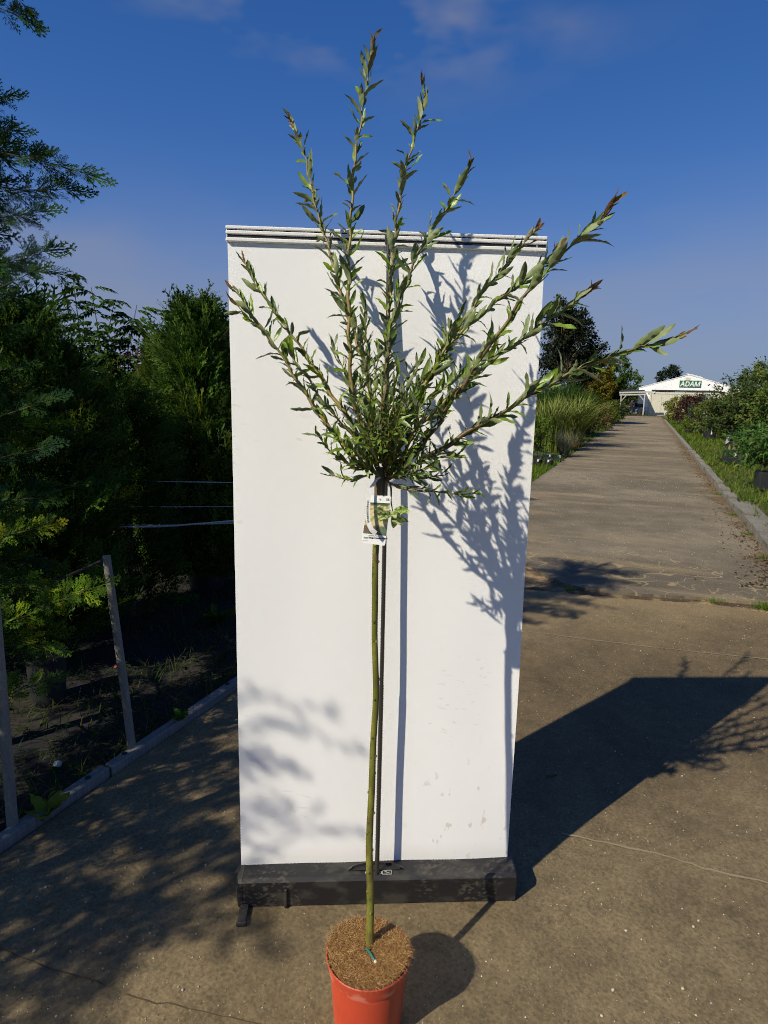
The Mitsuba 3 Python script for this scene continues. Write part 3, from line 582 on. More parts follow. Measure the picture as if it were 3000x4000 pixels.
SHORT = {'I3', 'J', 'K1', 'K2', 'K3', 'L1', 'L2', 'L3', 'M1', 'M2', 'M3', 'M4', 'M5', 'M6', 'M7', 'M8', 'M9', 'M10', 'M11', 'M12', 'M13', 'N', 'I4'}
BASE_R = {'A': 5.2, 'B': 4.6, 'C': 5.2, 'D': 4.6, 'E': 6.0, 'F': 5.0, 'F2': 4.6, 'G': 5.2, 'Hd': 6.0, 'I1': 5.0, 'I2': 5.0}
scene['shoot_bark'] = {'type': 'twosided', 'bsdf': {'type': 'principled', 'base_color': {'type': 'mesh_attribute', 'name': 'vertex_color'}, 'roughness': 0.5}}
leaves = []       # (area seen, shoot key, matrix, variant, bsdf)
EYE = np.array([0, 0, CAM_H])
for name, pts in SHOOTS:
    pl = resample(pts, 0.012); L = np.r_[0, np.cumsum(np.linalg.norm(np.diff(pl, axis=0), axis=1))]; tot = L[-1]; u = L / tot
    pl = pl + 0.0022 * np.c_[np.sin(L * 70 + len(name)), np.cos(L * 55), np.sin(L * 48 + 2)] * np.minimum(1, 8 * u)[:, None]
    r0 = BASE_R.get(name, 2.1) * 1e-3
    rr = r0 * (1 - u) ** 0.8 + 0.0009 + 0.0004 * (np.sin(L * 260) > 0.8)
    key = numbered('willow_tree__shoot')
    tv, tf = tube(pl, rr, 7)
    base, midc, tipc = np.array((0.050, 0.036, 0.018)), np.array((0.235, 0.165, 0.038)), np.array((0.17, 0.145, 0.035))
    if name in ('E', 'Hd', 'D'): midc = np.array((0.105, 0.062, 0.024))
    if name in ('B', 'C'): midc = np.array((0.25, 0.12, 0.040))
    cu = np.repeat(u, 7); cu = np.r_[cu, 0, 1]
    lim = 0.32 if not (name in SHORT or name[0] == 'M') else 0.12
    cc = np.where(cu[:, None] < lim, base + (midc - base) * (cu[:, None] / lim), midc + (tipc - midc) * ((cu[:, None] - lim) / (1 - lim)))
    scene[key] = mikit.ply((tv, tf), 'shoot_bark', True, color=cc)
    if name == 'N': continue
    short = name in SHORT or name[0] == 'M'
    # leaves in near-opposite pairs that turn along the shoot
    s = 0.05 if not short else 0.02
    s = max(s, (0.11 if name in BASE_R else 0.0) * tot); turn = rw.random() * 6.28; k = 0
    while s < tot - 0.003:
        f = s / tot
        p = np.array([np.interp(s, L, pl[:, c]) for c in range(3)])
        i0 = min(len(pl) - 2, int(np.searchsorted(L, s))); t = pl[min(i0 + 1, len(pl) - 1)] - pl[max(i0 - 1, 0)]; t /= np.linalg.norm(t)
        a1 = np.cross(t, [0.0, 1.0, 0.15]); a1 /= np.linalg.norm(a1); a2 = np.cross(t, a1)
        tip = f > 0.95
        npair = 2 if (f < 0.55 or rw.random() < 0.8) else 1
        for pr_ in range(npair):
            az = turn + np.pi * pr_ + 0.35 * rw.standard_normal()
            out = math.cos(az) * a1 + math.sin(az) * a2
            spread = (0.66 + 0.28 * rw.standard_normal()) * (1 - 0.72 * max(0, (f - 0.78) / 0.22))
            spread = float(np.clip(spread, 0.12, 1.35))
            d = math.cos(spread) * t + math.sin(spread) * out + np.array([0, 0, 0.10])
            up = t - out * 0.7 + np.array([0, -0.25, 0.25]) + 0.5 * rw.standard_normal(3)
            size = (0.056 if not short else 0.041) * (0.50 + 0.62 * rw.random())
            if not short: size *= (0.70 + 0.40 * min(1, f / 0.45)) * (1.0 if f < 0.93 else 0.62)
            if name in ('E', 'Hd', 'G'): size *= 1.10
            M = frames(p + out * 0.001, d, up, size)[0]
            q = rw.random()
            if tip and f > 0.965 and name in ('A', 'C', 'E', 'G', 'Hd'): b = 'leaf_ochre' if q < 0.5 else 'leaf_bronze'
            elif (f > 0.965 and name in BASE_R) or (name in ('I3', 'M6') and f > 0.80): b = 'leaf_bronze' if q < 0.7 else 'leaf_dark'
            elif f > 0.92 and name in BASE_R: b = 'leaf_olive' if q < 0.6 else 'leaf_dark'
            elif name in ('K1', 'M4', 'L1') and f > 0.55: b = 'leaf_young' if q < 0.7 else 'leaf_mid'
            elif name in ('L3', 'M5'): b = 'leaf_mid' if q < 0.6 else ('leaf_variegated' if q < 0.75 else 'leaf_dark')
            elif name in ('I1', 'I2', 'I3', 'I4'): b = 'leaf_mid' if q < 0.55 else ('leaf_young' if q < 0.68 else 'leaf_dark')
            elif f > 0.6: b = 'leaf_dark' if q < 0.55 else 'leaf_mid'
            else: b = 'leaf_mid' if q < 0.56 else ('leaf_dark' if q < 0.88 else 'leaf_young')
            var = int(rw.integers(0, len(LEAVES)))
            dist = p - EYE; rr_ = np.linalg.norm(dist)
            seen = size ** 2 * (0.25 + abs(np.dot(M[:3, 2] / size, dist / rr_))) / rr_ ** 2
            leaves.append((seen * (0.5 + f), key, M, var, b))
        s += (0.0150 if short else (0.0145 if f < 0.5 else 0.0170)) * (0.75 + 0.5 * rw.random()) * (0.5 if tip else 1)
        turn += 1.45 + 0.3 * rw.standard_normal(); k += 1
# the variegated cluster hanging beside the label
NP = np.array(dict(SHOOTS)['N'])[-1]
for k in range(13):
    a = k * 2.4; dn = 0.25 if k < 8 else -0.7
    d = np.array([math.cos(a), 0.55 * math.sin(a) - 0.35, dn + 0.25 * rw.standard_normal()])
    M = frames(NP + [0.002 * math.cos(a), 0.002 * math.sin(a) - 0.006, 0.004 * rw.standard_normal()], d, [0.2 * math.cos(a), -1, 0.6], 0.036 + 0.014 * rw.random())[0]
    M[:3, 1] *= 1.9
    leaves.append((1e9 - k, 'willow_tree__shoot_%03d' % (len(SHOOTS) - 1), M, int(rw.integers(0, len(LEAVES))), 'leaf_variegated'))
leaves.sort(key=lambda x: -x[0])
for _, key, M, var, b in leaves[:300]:
    scene[numbered(key + '__leaf')] = {**LEAF_PLY[var], 'bsdf': {'type': 'ref', 'id': b}, 'to_world': T(M.tolist())}
rest = {}
for x in leaves[300:]: rest.setdefault(x[4], []).append(x)
for b, xs in rest.items():
    vs, fs, uvs, at = [], [], [], 0
    for _, _, M, var, _ in xs:
        v, f, uv = LEAVES[var]; vs.append(v @ M[:3, :3].T + M[:3, 3]); fs.append(f + at); uvs.append(uv); at += len(v)
    key = numbered('willow_tree__foliage'); scene[key] = mikit.ply((np.vstack(vs), np.vstack(fs)), b, True, uv=np.vstack(uvs))
    say(key, kind='stuff')
print('leaves', len(leaves))
say('willow_tree', 'grafted willow standard with long leafy shoots on a slim green stem in the red pot', 'tree')

# ---------------------------------------------------------------- plant label on its paper loop
TL, TR, BL, BR = (np.array(x) for x in ((-0.0393, 1.500, 1.4090), (0.0165, 1.497, 1.4085), (-0.0535, 1.485, 1.2945), (0.0040, 1.482, 1.2880)))
def tag(a, b, off=0.0):
    n = np.cross(TR - TL, BL - TL); n /= np.linalg.norm(n)
    p = TL * (1 - a) * (1 - b) + TR * a * (1 - b) + BL * (1 - a) * b + BR * a * b
    return p + n * off * (-1 if n[1] > 0 else 1) * 1.0
def tag_sheet(a0, a1, b0, b1, off, nn=6):
    g = [[tag(a0 + (a1 - a0) * i / nn, b0 + (b1 - b0) * j / nn, off) for i in range(nn + 1)] for j in range(nn + 1)]
    v = np.array(g).reshape(-1, 3); uv = np.array([[i / nn, 1 - j / nn] for j in range(nn + 1) for i in range(nn + 1)])
    i, j = np.meshgrid(np.arange(nn), np.arange(nn)); q = (j * (nn + 1) + i)[..., None] + np.array([0, nn + 1, nn + 2, 1]); q = q.reshape(-1, 4)
    return v, np.vstack([q[:, [0, 1, 2]], q[:, [0, 2, 3]]]), uv
from shapely import Polygon
def rounded(w, h, r):
    return [(x + r * math.cos(t), y + r * math.sin(t)) for x, y, t0 in ((w - r, h - r, 0), (r, h - r, 90), (r, r, 180), (w - r, r, 270)) for t in np.radians(np.linspace(t0, t0 + 90, 6))]
cm = trimesh.creation.extrude_polygon(Polygon(rounded(1.0, 1.0, 0.045)), 0.0006, engine='earcut')
cvs = np.array([tag(x, 1 - y, z - 0.0003) for x, y, z in np.array(cm.vertices)])
scene['card_white'] = simple((0.78, 0.78, 0.76), 0.45)
put('plant_label__card', (cvs, np.array(cm.faces)), 'card_white')
def print_col(p, n, uv):
    soil = smoothstep(0.30, 0.20, uv.y + 0.10 * (noise(uv.x * 6, uv.y * 6, 1) - 0.5))
    f = fbm(uv.x * 9, uv.y * 13, 2, 3)
    c = mix((0.62, 0.52, 0.33), (0.34, 0.36, 0.12), smoothstep(0.42, 0.62, f))
    c = mix(c, (0.70, 0.45, 0.38), 0.7 * smoothstep(0.55, 0.7, fbm(uv.x * 7 + 9, uv.y * 9, 4, 2)) * smoothstep(0.4, 0.8, uv.y))
    c = mix(c, (0.05, 0.09, 0.03), smoothstep(0.86, 0.97, uv.y + 0.1 * (f - 0.5)))
    s_ = mix((0.20, 0.13, 0.09), (0.10, 0.065, 0.045), fbm(uv.x * 25, uv.y * 30, 3, 2))
    s_ = mix(s_, (0.08, 0.20, 0.10), 0.7 * smoothstep(0.62, 0.7, noise(uv.x * 7, uv.y * 9, 6)))
    return mix(c, s_, soil)
scene['photo_print'] = pro(print_col, 0.35)
v, f, uv = tag_sheet(0.015, 0.985, 0.145, 0.80, 0.0009)
scene['plant_label__picture'] = mikit.ply((v, f), 'photo_print', True, uv=uv)
say('plant_label__picture', 'printed picture of pale foliage above brown soil')
r_ = (TR - TL) / np.linalg.norm(TR - TL); u_ = (TL - BL) / np.linalg.norm(TL - BL); u_ = u_ - r_ * (r_ @ u_); u_ /= np.linalg.norm(u_)
scene['ink'] = simple((0.03, 0.03, 0.03), 0.6)
lettering('Salix integra Hakuro Nishiki', 0.0033, tag(0.075, 0.905, 0.0006), r_, u_, 0.0004, 'plant_label__lettering', 'ink', True)
lettering('Japonská vŕba', 0.0023, tag(0.25, 0.845, 0.0006), r_, u_, 0.0004, 'plant_label__lettering_001', 'ink')
lettering('SE', 0.0050, tag(0.80, 0.095, 0.0006), r_, u_, 0.0004, 'plant_label__lettering_002', 'ink', True)
lettering('●' if False else 'o', 0.0050, tag(0.52, 0.095, 0.0006), r_, u_, 0.0004, 'plant_label__lettering_003', 'ink', True)
v, f, uv = tag_sheet(0.25, 0.97, 0.862, 0.868, 0.0008, 2); put('plant_label__rule', (v, f), 'ink')
v, f, uv = tag_sheet(0.02, 0.28, 0.945, 0.951, 0.0008, 2); put('plant_label__rule_001', (v, f), 'ink')
LOOP = resample([(-0.010, 1.512, 1.452), (-0.019, 1.505, 1.448), (-0.031, 1.492, 1.432), (-0.0375, 1.482, 1.405), (-0.0395, 1.474, 1.380), (-0.0375, 1.467, 1.350), (-0.0300, 1.464, 1.332), (-0.0185, 1.466, 1.322)], 0.004)
lt = np.gradient(LOOP, axis=0); lt /= np.linalg.norm(lt, axis=1, keepdims=True)
lw = np.cross(lt, [0.15, -1.0, 0.1]); lw /= np.linalg.norm(lw, axis=1, keepdims=True)
wd = np.interp(np.linspace(0, 1, len(LOOP)), [0, 0.15, 0.5, 1], [0.0018, 0.0040, 0.0052, 0.0058])
scene['paper'] = simple((0.76, 0.76, 0.74), 0.5)
sv, sf = strip(LOOP - lw * wd[:, None], LOOP + lw * wd[:, None]); put('plant_label__loop', (sv, sf), 'paper', True)
say('plant_label__loop', 'curled white paper loop with a barcode')
nrm = np.cross(lt, lw); nrm *= np.where(nrm[:, 1:2] > 0, -1, 1)
bars = []; rb = np.random.default_rng(8); t = 0.46
while t < 0.80:
    i = int(t * (len(LOOP) - 1)); p = np.array([np.interp(t * (len(LOOP) - 1), np.arange(len(LOOP)), LOOP[:, c]) for c in range(3)]) + nrm[i] * 0.0004
    hw = (0.0004 + 0.0006 * rb.random()); w0 = lw[i] * 0.0026
    bars.append((np.array([p - w0 - lt[i] * hw + lw[i] * 0.0008, p + w0 - lt[i] * hw, p + w0 + lt[i] * hw, p - w0 + lt[i] * hw + lw[i] * 0.0008]), np.array([[0, 1, 2], [0, 2, 3]])))
    t += (2.6 * hw + 0.0008 * rb.random()) / 0.15
put('plant_label__barcode', merge(bars), 'ink')
say('plant_label', 'white plant label with a picture, tied to the willow stem below its crown', 'label')

# ---------------------------------------------------------------- conifers on the left
def frond(rng, L=1.0, n=9, sub=2, w=0.022, ang=38, flat=0.06, spread=0.46):
    segs = [((0, 0, 0), (1.0, 0, 0), w * 1.2)]
    for i in range(2 * n):
        u = (i + 0.8) / (2 * n + 0.6); sg = 1 if i % 2 else -1
        l = (spread * (1 - u) ** 0.7 + 0.05) * (0.8 + 0.4 * rng.random()); a = sg * math.radians(ang + 9 * rng.standard_normal()); zt = flat * rng.standard_normal()
        q0 = np.array([u, 0, 0]); d = np.array([math.cos(a), math.sin(a), zt]); segs.append((q0, q0 + l * d, w))
        for j in range(sub):
            v = (j + 0.7) / (sub + 0.5)
            for s2 in (-1, 1):
                l2 = l * 0.40 * (1 - 0.7 * v) * (0.8 + 0.4 * rng.random()) + 0.015; a2 = a + s2 * math.radians(36 + 8 * rng.standard_normal())
                p = q0 + l * v * d; segs.append((p, p + l2 * np.array([math.cos(a2), math.sin(a2), zt + flat * rng.standard_normal()]), w * 0.85))
    V, F, C = [], [], []
    for p, q, ww in segs:
        p, q = np.asarray(p, float), np.asarray(q, float); d = q - p; nn = np.array([-d[1], d[0], 0]); nn = nn / (np.linalg.norm(nn) + 1e-9) * ww * 0.5
        k = len(V); m = p + d * 0.45
        V += [p, m + nn + [0, 0, 0.2 * ww], q, m - nn - [0, 0, 0.2 * ww]]; F += [(k, k + 3, k + 2), (k, k + 2, k + 1)]; C += [0.85, 1.0, 1.12, 1.0]
    V = np.array(V); V[:, 2] -= 0.10 * V[:, 0] ** 2
    return V, np.array(F), np.array(C)
rc = np.random.default_rng(77)
FINE = [frond(rc, n=6, sub=2, w=0.044, ang=32, flat=0.14, spread=0.54) for _ in range(8)]
MED = [frond(rc, n=5, sub=2, w=0.036, ang=30, flat=0.16, spread=0.52) for _ in range(5)]
JUN = [frond(rc, n=5, sub=2, w=0.036, ang=26, flat=0.2, spread=0.5) for _ in range(5)]
COARSE = [frond(rc, n=5, sub=1, w=0.075) for _ in range(4)]
def stamp_mix(fol, tmpls, M, col, rng):
    which = rng.integers(0, len(tmpls), len(M))
    for k, t in enumerate(tmpls):
        if (which == k).any(): fol.add(*stamp(t, M[which == k], col[which == k]))

def branch_fronds(fol, wood, pts, rng, length, pal, tmpls, r0=0.007, step=0.028, flat=0.35, tip_pal=None):
    p = resample(pts, 0.02); L = np.r_[0, np.cumsum(np.linalg.norm(np.diff(p, axis=0), axis=1))]; tot = L[-1]
    wood.append(tube(p, r0 * (1 - 0.85 * L / tot), 5))
    s = np.arange(0.05 * tot, tot, step); n = len(s); u = s / tot
    pos = np.stack([np.interp(s, L, p[:, k]) for k in range(3)], 1); t = np.stack([np.interp(s, L, np.gradient(p[:, k])) for k in range(3)], 1); t /= np.linalg.norm(t, axis=1, keepdims=True)
    a1 = np.cross(t, [0, 0.9, 0.25]); a1 /= np.linalg.norm(a1, axis=1, keepdims=True); a2 = np.cross(t, a1)
    az = np.where(np.arange(n) % 2, 0, np.pi) + flat * 1.6 * rng.standard_normal(n)
    out = np.cos(az)[:, None] * a1 + np.sin(az)[:, None] * a2
    sp = (0.72 + 0.18 * rng.standard_normal(n))[:, None]
    d = np.cos(sp) * t + np.sin(sp) * out; nrm = np.cross(t, out) + 0.35 * rng.standard_normal((n, 3))
    ln = length * (1.0 - 0.62 * u) * (0.75 + 0.5 * rng.random(n))
    col = pick(rng, pal, n, 0.22)
    if tip_pal is not None:
        m = u > 0.62; col[m] = pick(rng, tip_pal, int(m.sum()), 0.2)
    stamp_mix(fol, tmpls, frames(pos, d, nrm, ln), col, rng)
    stamp_mix(fol, tmpls, frames(p[-2:-1], p[-1:] - p[-2:-1], [[0.1, -1, 0.4]], [length * 0.75]), pick(rng, tip_pal if tip_pal is not None else pal, 1), rng)

G_DARK = [(0.030, 0.070, 0.016), (0.042, 0.088, 0.018), (0.034, 0.076, 0.024), (0.058, 0.105, 0.018)]
G_MID = [(0.070, 0.130, 0.022), (0.092, 0.160, 0.024), (0.056, 0.110, 0.026)]
G_JUN = [(0.085, 0.150, 0.030), (0.11, 0.185, 0.034)]
G_LIME = [(0.18, 0.27, 0.024), (0.25, 0.31, 0.026), (0.13, 0.23, 0.024)]
G_BLUE = [(0.030, 0.066, 0.034), (0.036, 0.078, 0.036)]
# the near cypress: its trunk stands just outside the frame, its sprays reach in
t1 = np.array([-1.90, 2.62, 0.0])
fol, wood = Fol(), [tube([t1, t1 + [0.01, 0.02, 1.2], t1 + [0.02, 0.0, 2.6], t1 + [0.02, 0.02, 4.4]], [0.035, 0.028, 0.018, 0.006], 8)]
SPRAYS = {'b1':[(-1.595,2.5,2.495),(-1.441,2.5,2.498),(-1.307,2.5,2.477),(-1.189,2.5,2.448),(-1.125,2.5,2.432)],
'b2':[(-1.637,2.55,2.415),(-1.516,2.55,2.401),(-1.394,2.55,2.384),(-1.288,2.55,2.392),(-1.225,2.55,2.39)],
'b3':[(-1.619,2.5,2.271),(-1.462,2.5,2.274),(-1.357,2.5,2.289),(-1.305,2.5,2.297)],
'b4':[(-1.608,2.45,2.048),(-1.465,2.45,2.097),(-1.395,2.45,2.118),(-1.324,2.45,2.14),(-1.27,2.45,2.149)],
'b5':[(-1.586,2.4,1.942),(-1.426,2.4,2.007),(-1.355,2.4,2.041),(-1.31,2.4,2.062)],
'b6':[(-1.589,2.5,2.557),(-1.434,2.5,2.574),(-1.394,2.5,2.574)],
'b7':[(-1.61,2.55,2.678),(-1.47,2.55,2.701),(-1.445,2.55,2.706)],
'b8':[(-1.444,2.3,2.937),(-1.315,2.3,2.876),(-1.225,2.3,2.84)],
'b8b':[(-1.364,2.3,2.991),(-1.236,2.3,2.915),(-1.205,2.3,2.868)],
'b13':[(-1.668,2.4,1.158),(-1.501,2.4,1.198),(-1.39,2.4,1.228),(-1.33,2.4,1.225)],
'b14':[(-1.649,2.4,1.341),(-1.484,2.4,1.38),(-1.374,2.4,1.409),(-1.31,2.4,1.425)],
'b15':[(-1.702,2.5,1.476),(-1.53,2.5,1.534),(-1.417,2.5,1.573),(-1.33,2.5,1.605)],
'b16':[(-1.683,2.5,1.657),(-1.514,2.5,1.714),(-1.44,2.5,1.73)]}
LIMES = {'b9':[(-1.652,2.3,0.662),(-1.482,2.3,0.742),(-1.352,2.3,0.792),(-1.203,2.3,0.864),(-1.11,2.3,0.900)],
'b10':[(-1.59,2.2,0.443),(-1.445,2.2,0.488),(-1.353,2.2,0.528),(-1.285,2.2,0.552)],
'b11':[(-1.662,2.35,0.891),(-1.497,2.35,0.904),(-1.336,2.35,0.879),(-1.21,2.35,0.846)],
'b12':[(-1.613,2.3,1.035),(-1.45,2.3,1.084),(-1.36,2.3,1.116),(-1.30,2.3,1.132)],
'b17':[(-1.676,2.35,0.582),(-1.522,2.35,0.634),(-1.41,2.35,0.646),(-1.35,2.35,0.632)]}
for k, p in SPRAYS.items():
    p = [tuple(t1 + [0.03, 0, p[0][2] - 0.12])] + p
    branch_fronds(fol, wood, p, rc, 0.17 if k in ('b1', 'b2', 'b4') else 0.15, G_DARK + G_BLUE, FINE, step=0.011, flat=0.9)
for k, p in LIMES.items():
    p = [tuple(t1 + [0.03, 0, p[0][2] - 0.10])] + p
    branch_fronds(fol, wood, p, rc, 0.17, G_MID, FINE, step=0.012, flat=0.7, tip_pal=G_LIME + G_MID)
for k in range(120):
    z = 0.45 + 3.7 * (k + rc.random()) / 120; a = rc.random() * 2 * np.pi
    reach = (0.62 + 0.12 * rc.random()) * (1 - 0.62 * max(0, (z - 0.9) / 3.6)) + 0.12
    if math.cos(a) > 0.1 and z <= 1.75: reach = min(reach, 0.36 / max(0.3, math.cos(a)))
    if math.cos(a) > 0.1 and 1.75 < z < 3.02: reach = min(reach, (0.34 if z < 2.1 else (0.28 if z < 2.55 else 0.14)) / max(0.3, math.cos(a)))
    d = np.array([math.cos(a), math.sin(a), 0.18])
    p = [t1 + [0, 0, z], t1 + [0, 0, z + 0.02] + d * reach * 0.5, t1 + [0, 0, z - 0.02] + d * reach]
    branch_fronds(fol, wood, p, rc, 0.20, G_DARK + G_MID, MED if math.sin(a) > 0.2 or math.cos(a) < -0.2 else FINE, step=0.020, flat=0.8, tip_pal=(G_MID + G_LIME[:1]) if (z < 1.6 and rc.random() < 0.6) else None)
for tp in ((-1.32, 2.40, 3.42), (-1.30, 2.20, 3.30), (-1.42, 2.62, 3.62), (-1.25, 2.52, 3.75), (-1.45, 2.30, 3.95)):
    branch_fronds(fol, wood, [t1 + [0.02, 0, tp[2] - 0.1], (t1 + [0, 0, tp[2]] + tp) / 2 * [1, 1, 0] + [0, 0, tp[2] + 0.02], tp], rc, 0.18, G_DARK + G_MID, MED, step=0.02, flat=0.8)
put('near_cypress__wood', merge(wood), 'tree_bark', 50); fol.put('near_cypress__crown'); say('near_cypress__crown', 'dark flat sprays, lime yellow at some tips')
say('near_cypress', 'tall near cypress at the left edge, its dark sprays reaching in against the sky', 'conifer')

def conifer(key, base, h, r, n, tmpls, pal, label, rng, length=0.2, shape='cone', tilt=0.9, z0=0.12, pot=None, limes=0.0, lump=0.35):
    base = np.asarray(base, float); fol, wood = Fol(), []
    u = rng.random(n) ** (1.25 if shape == 'cone' else 1.0); z = z0 + (h - z0) * u
    if shape == 'cone': pr = r * np.clip(1.02 - u, 0.03, 1) ** 0.85 * np.clip(0.65 + 2.0 * u, 0, 1)
    else: pr = r * np.sqrt(np.clip(1 - ((u - 0.42) / 0.60) ** 2, 0.02, 1))
    a = rng.random(n) * 2 * np.pi
    lum = 1 + lump * (meshkit.fbm(np.c_[np.cos(a) * 2.2 + base[0], np.sin(a) * 2.2 + base[1], z * 2.4], 3) - 0.5) * 2
    rad = pr * lum * (0.30 + 0.70 * np.sqrt(rng.random(n)))
    rad = np.where(rng.random(n) < 0.30, rad * 0.6, rad)
    out = np.c_[np.cos(a), np.sin(a), np.zeros(n)]; pos = base + out * rad[:, None] * 0.88 + np.c_[z * 0, z * 0, z - 0.25 * length]
    d = out + np.c_[0.35 * rng.standard_normal((n, 2)), tilt + 0.35 * rng.standard_normal(n)]
    col = pick(rng, pal, n, 0.24)
    if limes > 0:
        m = rng.random(n) < limes; col[m] = pick(rng, G_LIME, int(m.sum()), 0.2)
    ln = length * (0.7 + 0.6 * rng.random(n)) * np.where(u > 0.9, 0.9, 1.0) * np.where(rng.random(n) < 0.07, 1.6, 1.0)
    stamp_mix(fol, tmpls, frames(pos, d, np.cross(d, rng.standard_normal((n, 3))), ln), col, rng)
    wood.append(tube([base + [0, 0, 0.0], base + [0, 0, h * 0.5], base + [0, 0, h * 0.93]], [0.03 * h / 2.4, 0.02 * h / 2.4, 0.004], 7))
    for k in range(14):
        b = rng.random() * 6.28; zz_ = z0 + (h - z0) * rng.random() * 0.8; dd = np.array([math.cos(b), math.sin(b), 0.7])
        wood.append(tube([base + [0, 0, zz_], base + [0, 0, zz_] + dd * r * 0.65], [0.007, 0.002], 5))
    put(key + '__trunk', merge(wood), 'tree_bark', 50); fol.put(key + '__crown'); say(key, label, 'conifer')
    if pot:
        pr_, ph = pot
        put(key + '__pot', lathe([(0, 0.004), (pr_ * 0.82, 0.004), (pr_ * 0.97, ph * 0.92), (pr_ * 1.05, ph * 0.93), (pr_ * 1.05, ph), (pr_ * 0.97, ph), (pr_ * 0.94, ph * 0.85), (0, ph * 0.85)], 28, base), 'black_plastic', 35)

conifer('dark_conifer', (-2.28, 3.75, -0.02), 2.10, 0.62, 3400, MED, G_DARK + G_MID + G_MID, 'broad dark conifer behind the near cypress, its pale tips against the sky', rc, 0.23, 'dome', 1.1, limes=0.03)
conifer('small_conifer', (-1.86, 4.45, -0.02), 1.72, 0.34, 1000, MED, G_MID + G_DARK, 'smaller conifer with a light green top, in the dark gap between two taller ones', rc, 0.17, 'dome', 0.8)
conifer('juniper', (-1.52, 5.20, -0.02), 2.30, 0.62, 4000, JUN, G_MID + G_JUN, 'tall dark juniper in a black pot, close to the left edge of the white banner', rc, 0.25, 'cone', 1.25, 0.22, (0.17, 0.27), 0.03, 0.45)
conifer('golden_thuja', (-2.10, 5.9, -0.02), 2.05, 0.26, 900, JUN, [(0.085, 0.125, 0.016), (0.11, 0.14, 0.018), (0.06, 0.10, 0.016)], 'narrow yellow green thuja showing along the left side of the juniper', rc, 0.15, 'dome', 1.6, 0.1, None)
conifer('back_conifer', (-3.45, 5.9, -0.02), 1.85, 0.62, 1000, COARSE, G_DARK, 'shaded conifer behind the broad dark one at the far left', rc, 0.24, 'dome', 0.9)
conifer('back_conifer_001', (-2.55, 7.2, -0.02), 1.75, 0.65, 1000, COARSE, G_DARK, 'low shaded conifer below the elder bush', rc, 0.24, 'dome', 0.9)
conifer('back_conifer_002', (-1.15, 7.6, -0.02), 1.9, 0.6, 800, COARSE, G_DARK, 'shaded conifer mostly hidden between the juniper and the banner', rc, 0.24, 'dome', 0.9)
conifer('back_conifer_003', (-3.3, 8.6, -0.02), 1.75, 0.9, 900, COARSE, G_DARK, 'most distant shaded conifer behind the row on the left', rc, 0.3, 'dome', 0.9)
# the rest of the row, beside and behind the camera: it shades the road on the left
for i, (s_, t_, h_, r_w) in enumerate([(0.30, -2.75, 1.75, 0.45), (-0.50, -2.75, 2.9, 0.58), (-1.386, -2.836, 3.0, 0.42), (-2.55, -2.75, 2.9, 0.5), (-3.6, -2.7, 3.2, 0.5)]):
    k = numbered('row_cypress'); b0 = road(s_, t_, -0.02)
    fol, wood = Fol(), [tube([b0, b0 + [0, 0, h_ * 0.5], b0 + [0.02, 0, h_]], [0.035, 0.025, 0.006], 7)]
    for j in range(62):
        u = (j + rc.random()) / 62; z = 0.35 + (h_ - 0.45) * u; a = j * 2.4 + 0.5 * rc.random()
        reach = r_w * (1.5 if u > 0.55 and rc.random() < 0.35 else 1.0) * (1 - 0.62 * u) + 0.12; d = np.array([math.cos(a), math.sin(a), 0.25])
        branch_fronds(fol, wood, [b0 + [0, 0, z], b0 + [0, 0, z + 0.03] + d * reach * 0.5, b0 + [0, 0, z] + d * reach], rc, 0.21, G_DARK + G_MID, COARSE, step=0.05, flat=0.5)
    if i == 2:
        for br in ([(-2.741, -0.132, 3.157), (-2.683, -0.129, 3.172), (-2.582, -0.123, 3.116), (-2.487, -0.116, 3.115)], [(-2.58, -0.029, 2.96), (-2.464, -0.022, 2.935), (-2.345, -0.015, 2.869), (-2.27, -0.01, 2.845)],
                   [(-2.584, 0.018, 2.678), (-2.51, 0.022, 2.66), (-2.436, 0.028, 2.594)], [(-2.498, 0.07, 2.429), (-2.377, 0.077, 2.427), (-2.285, 0.084, 2.49)], [(-2.41, 0.122, 2.279), (-2.288, 0.129, 2.346), (-2.135, 0.138, 2.378), (-2.08, 0.143, 2.35)]):
            branch_fronds(fol, wood, [b0 + [0.02, 0.0, br[0][2] - 0.15]] + br, rc, 0.095, G_DARK + G_MID, COARSE, step=0.035, flat=0.7)
    put(k + '__trunk', merge(wood), 'tree_bark', 50); fol.put(k + '__crown')
    say(k, 'cypress of the row along the timber edging, outside the picture', 'conifer', 'row of cypresses outside the picture')

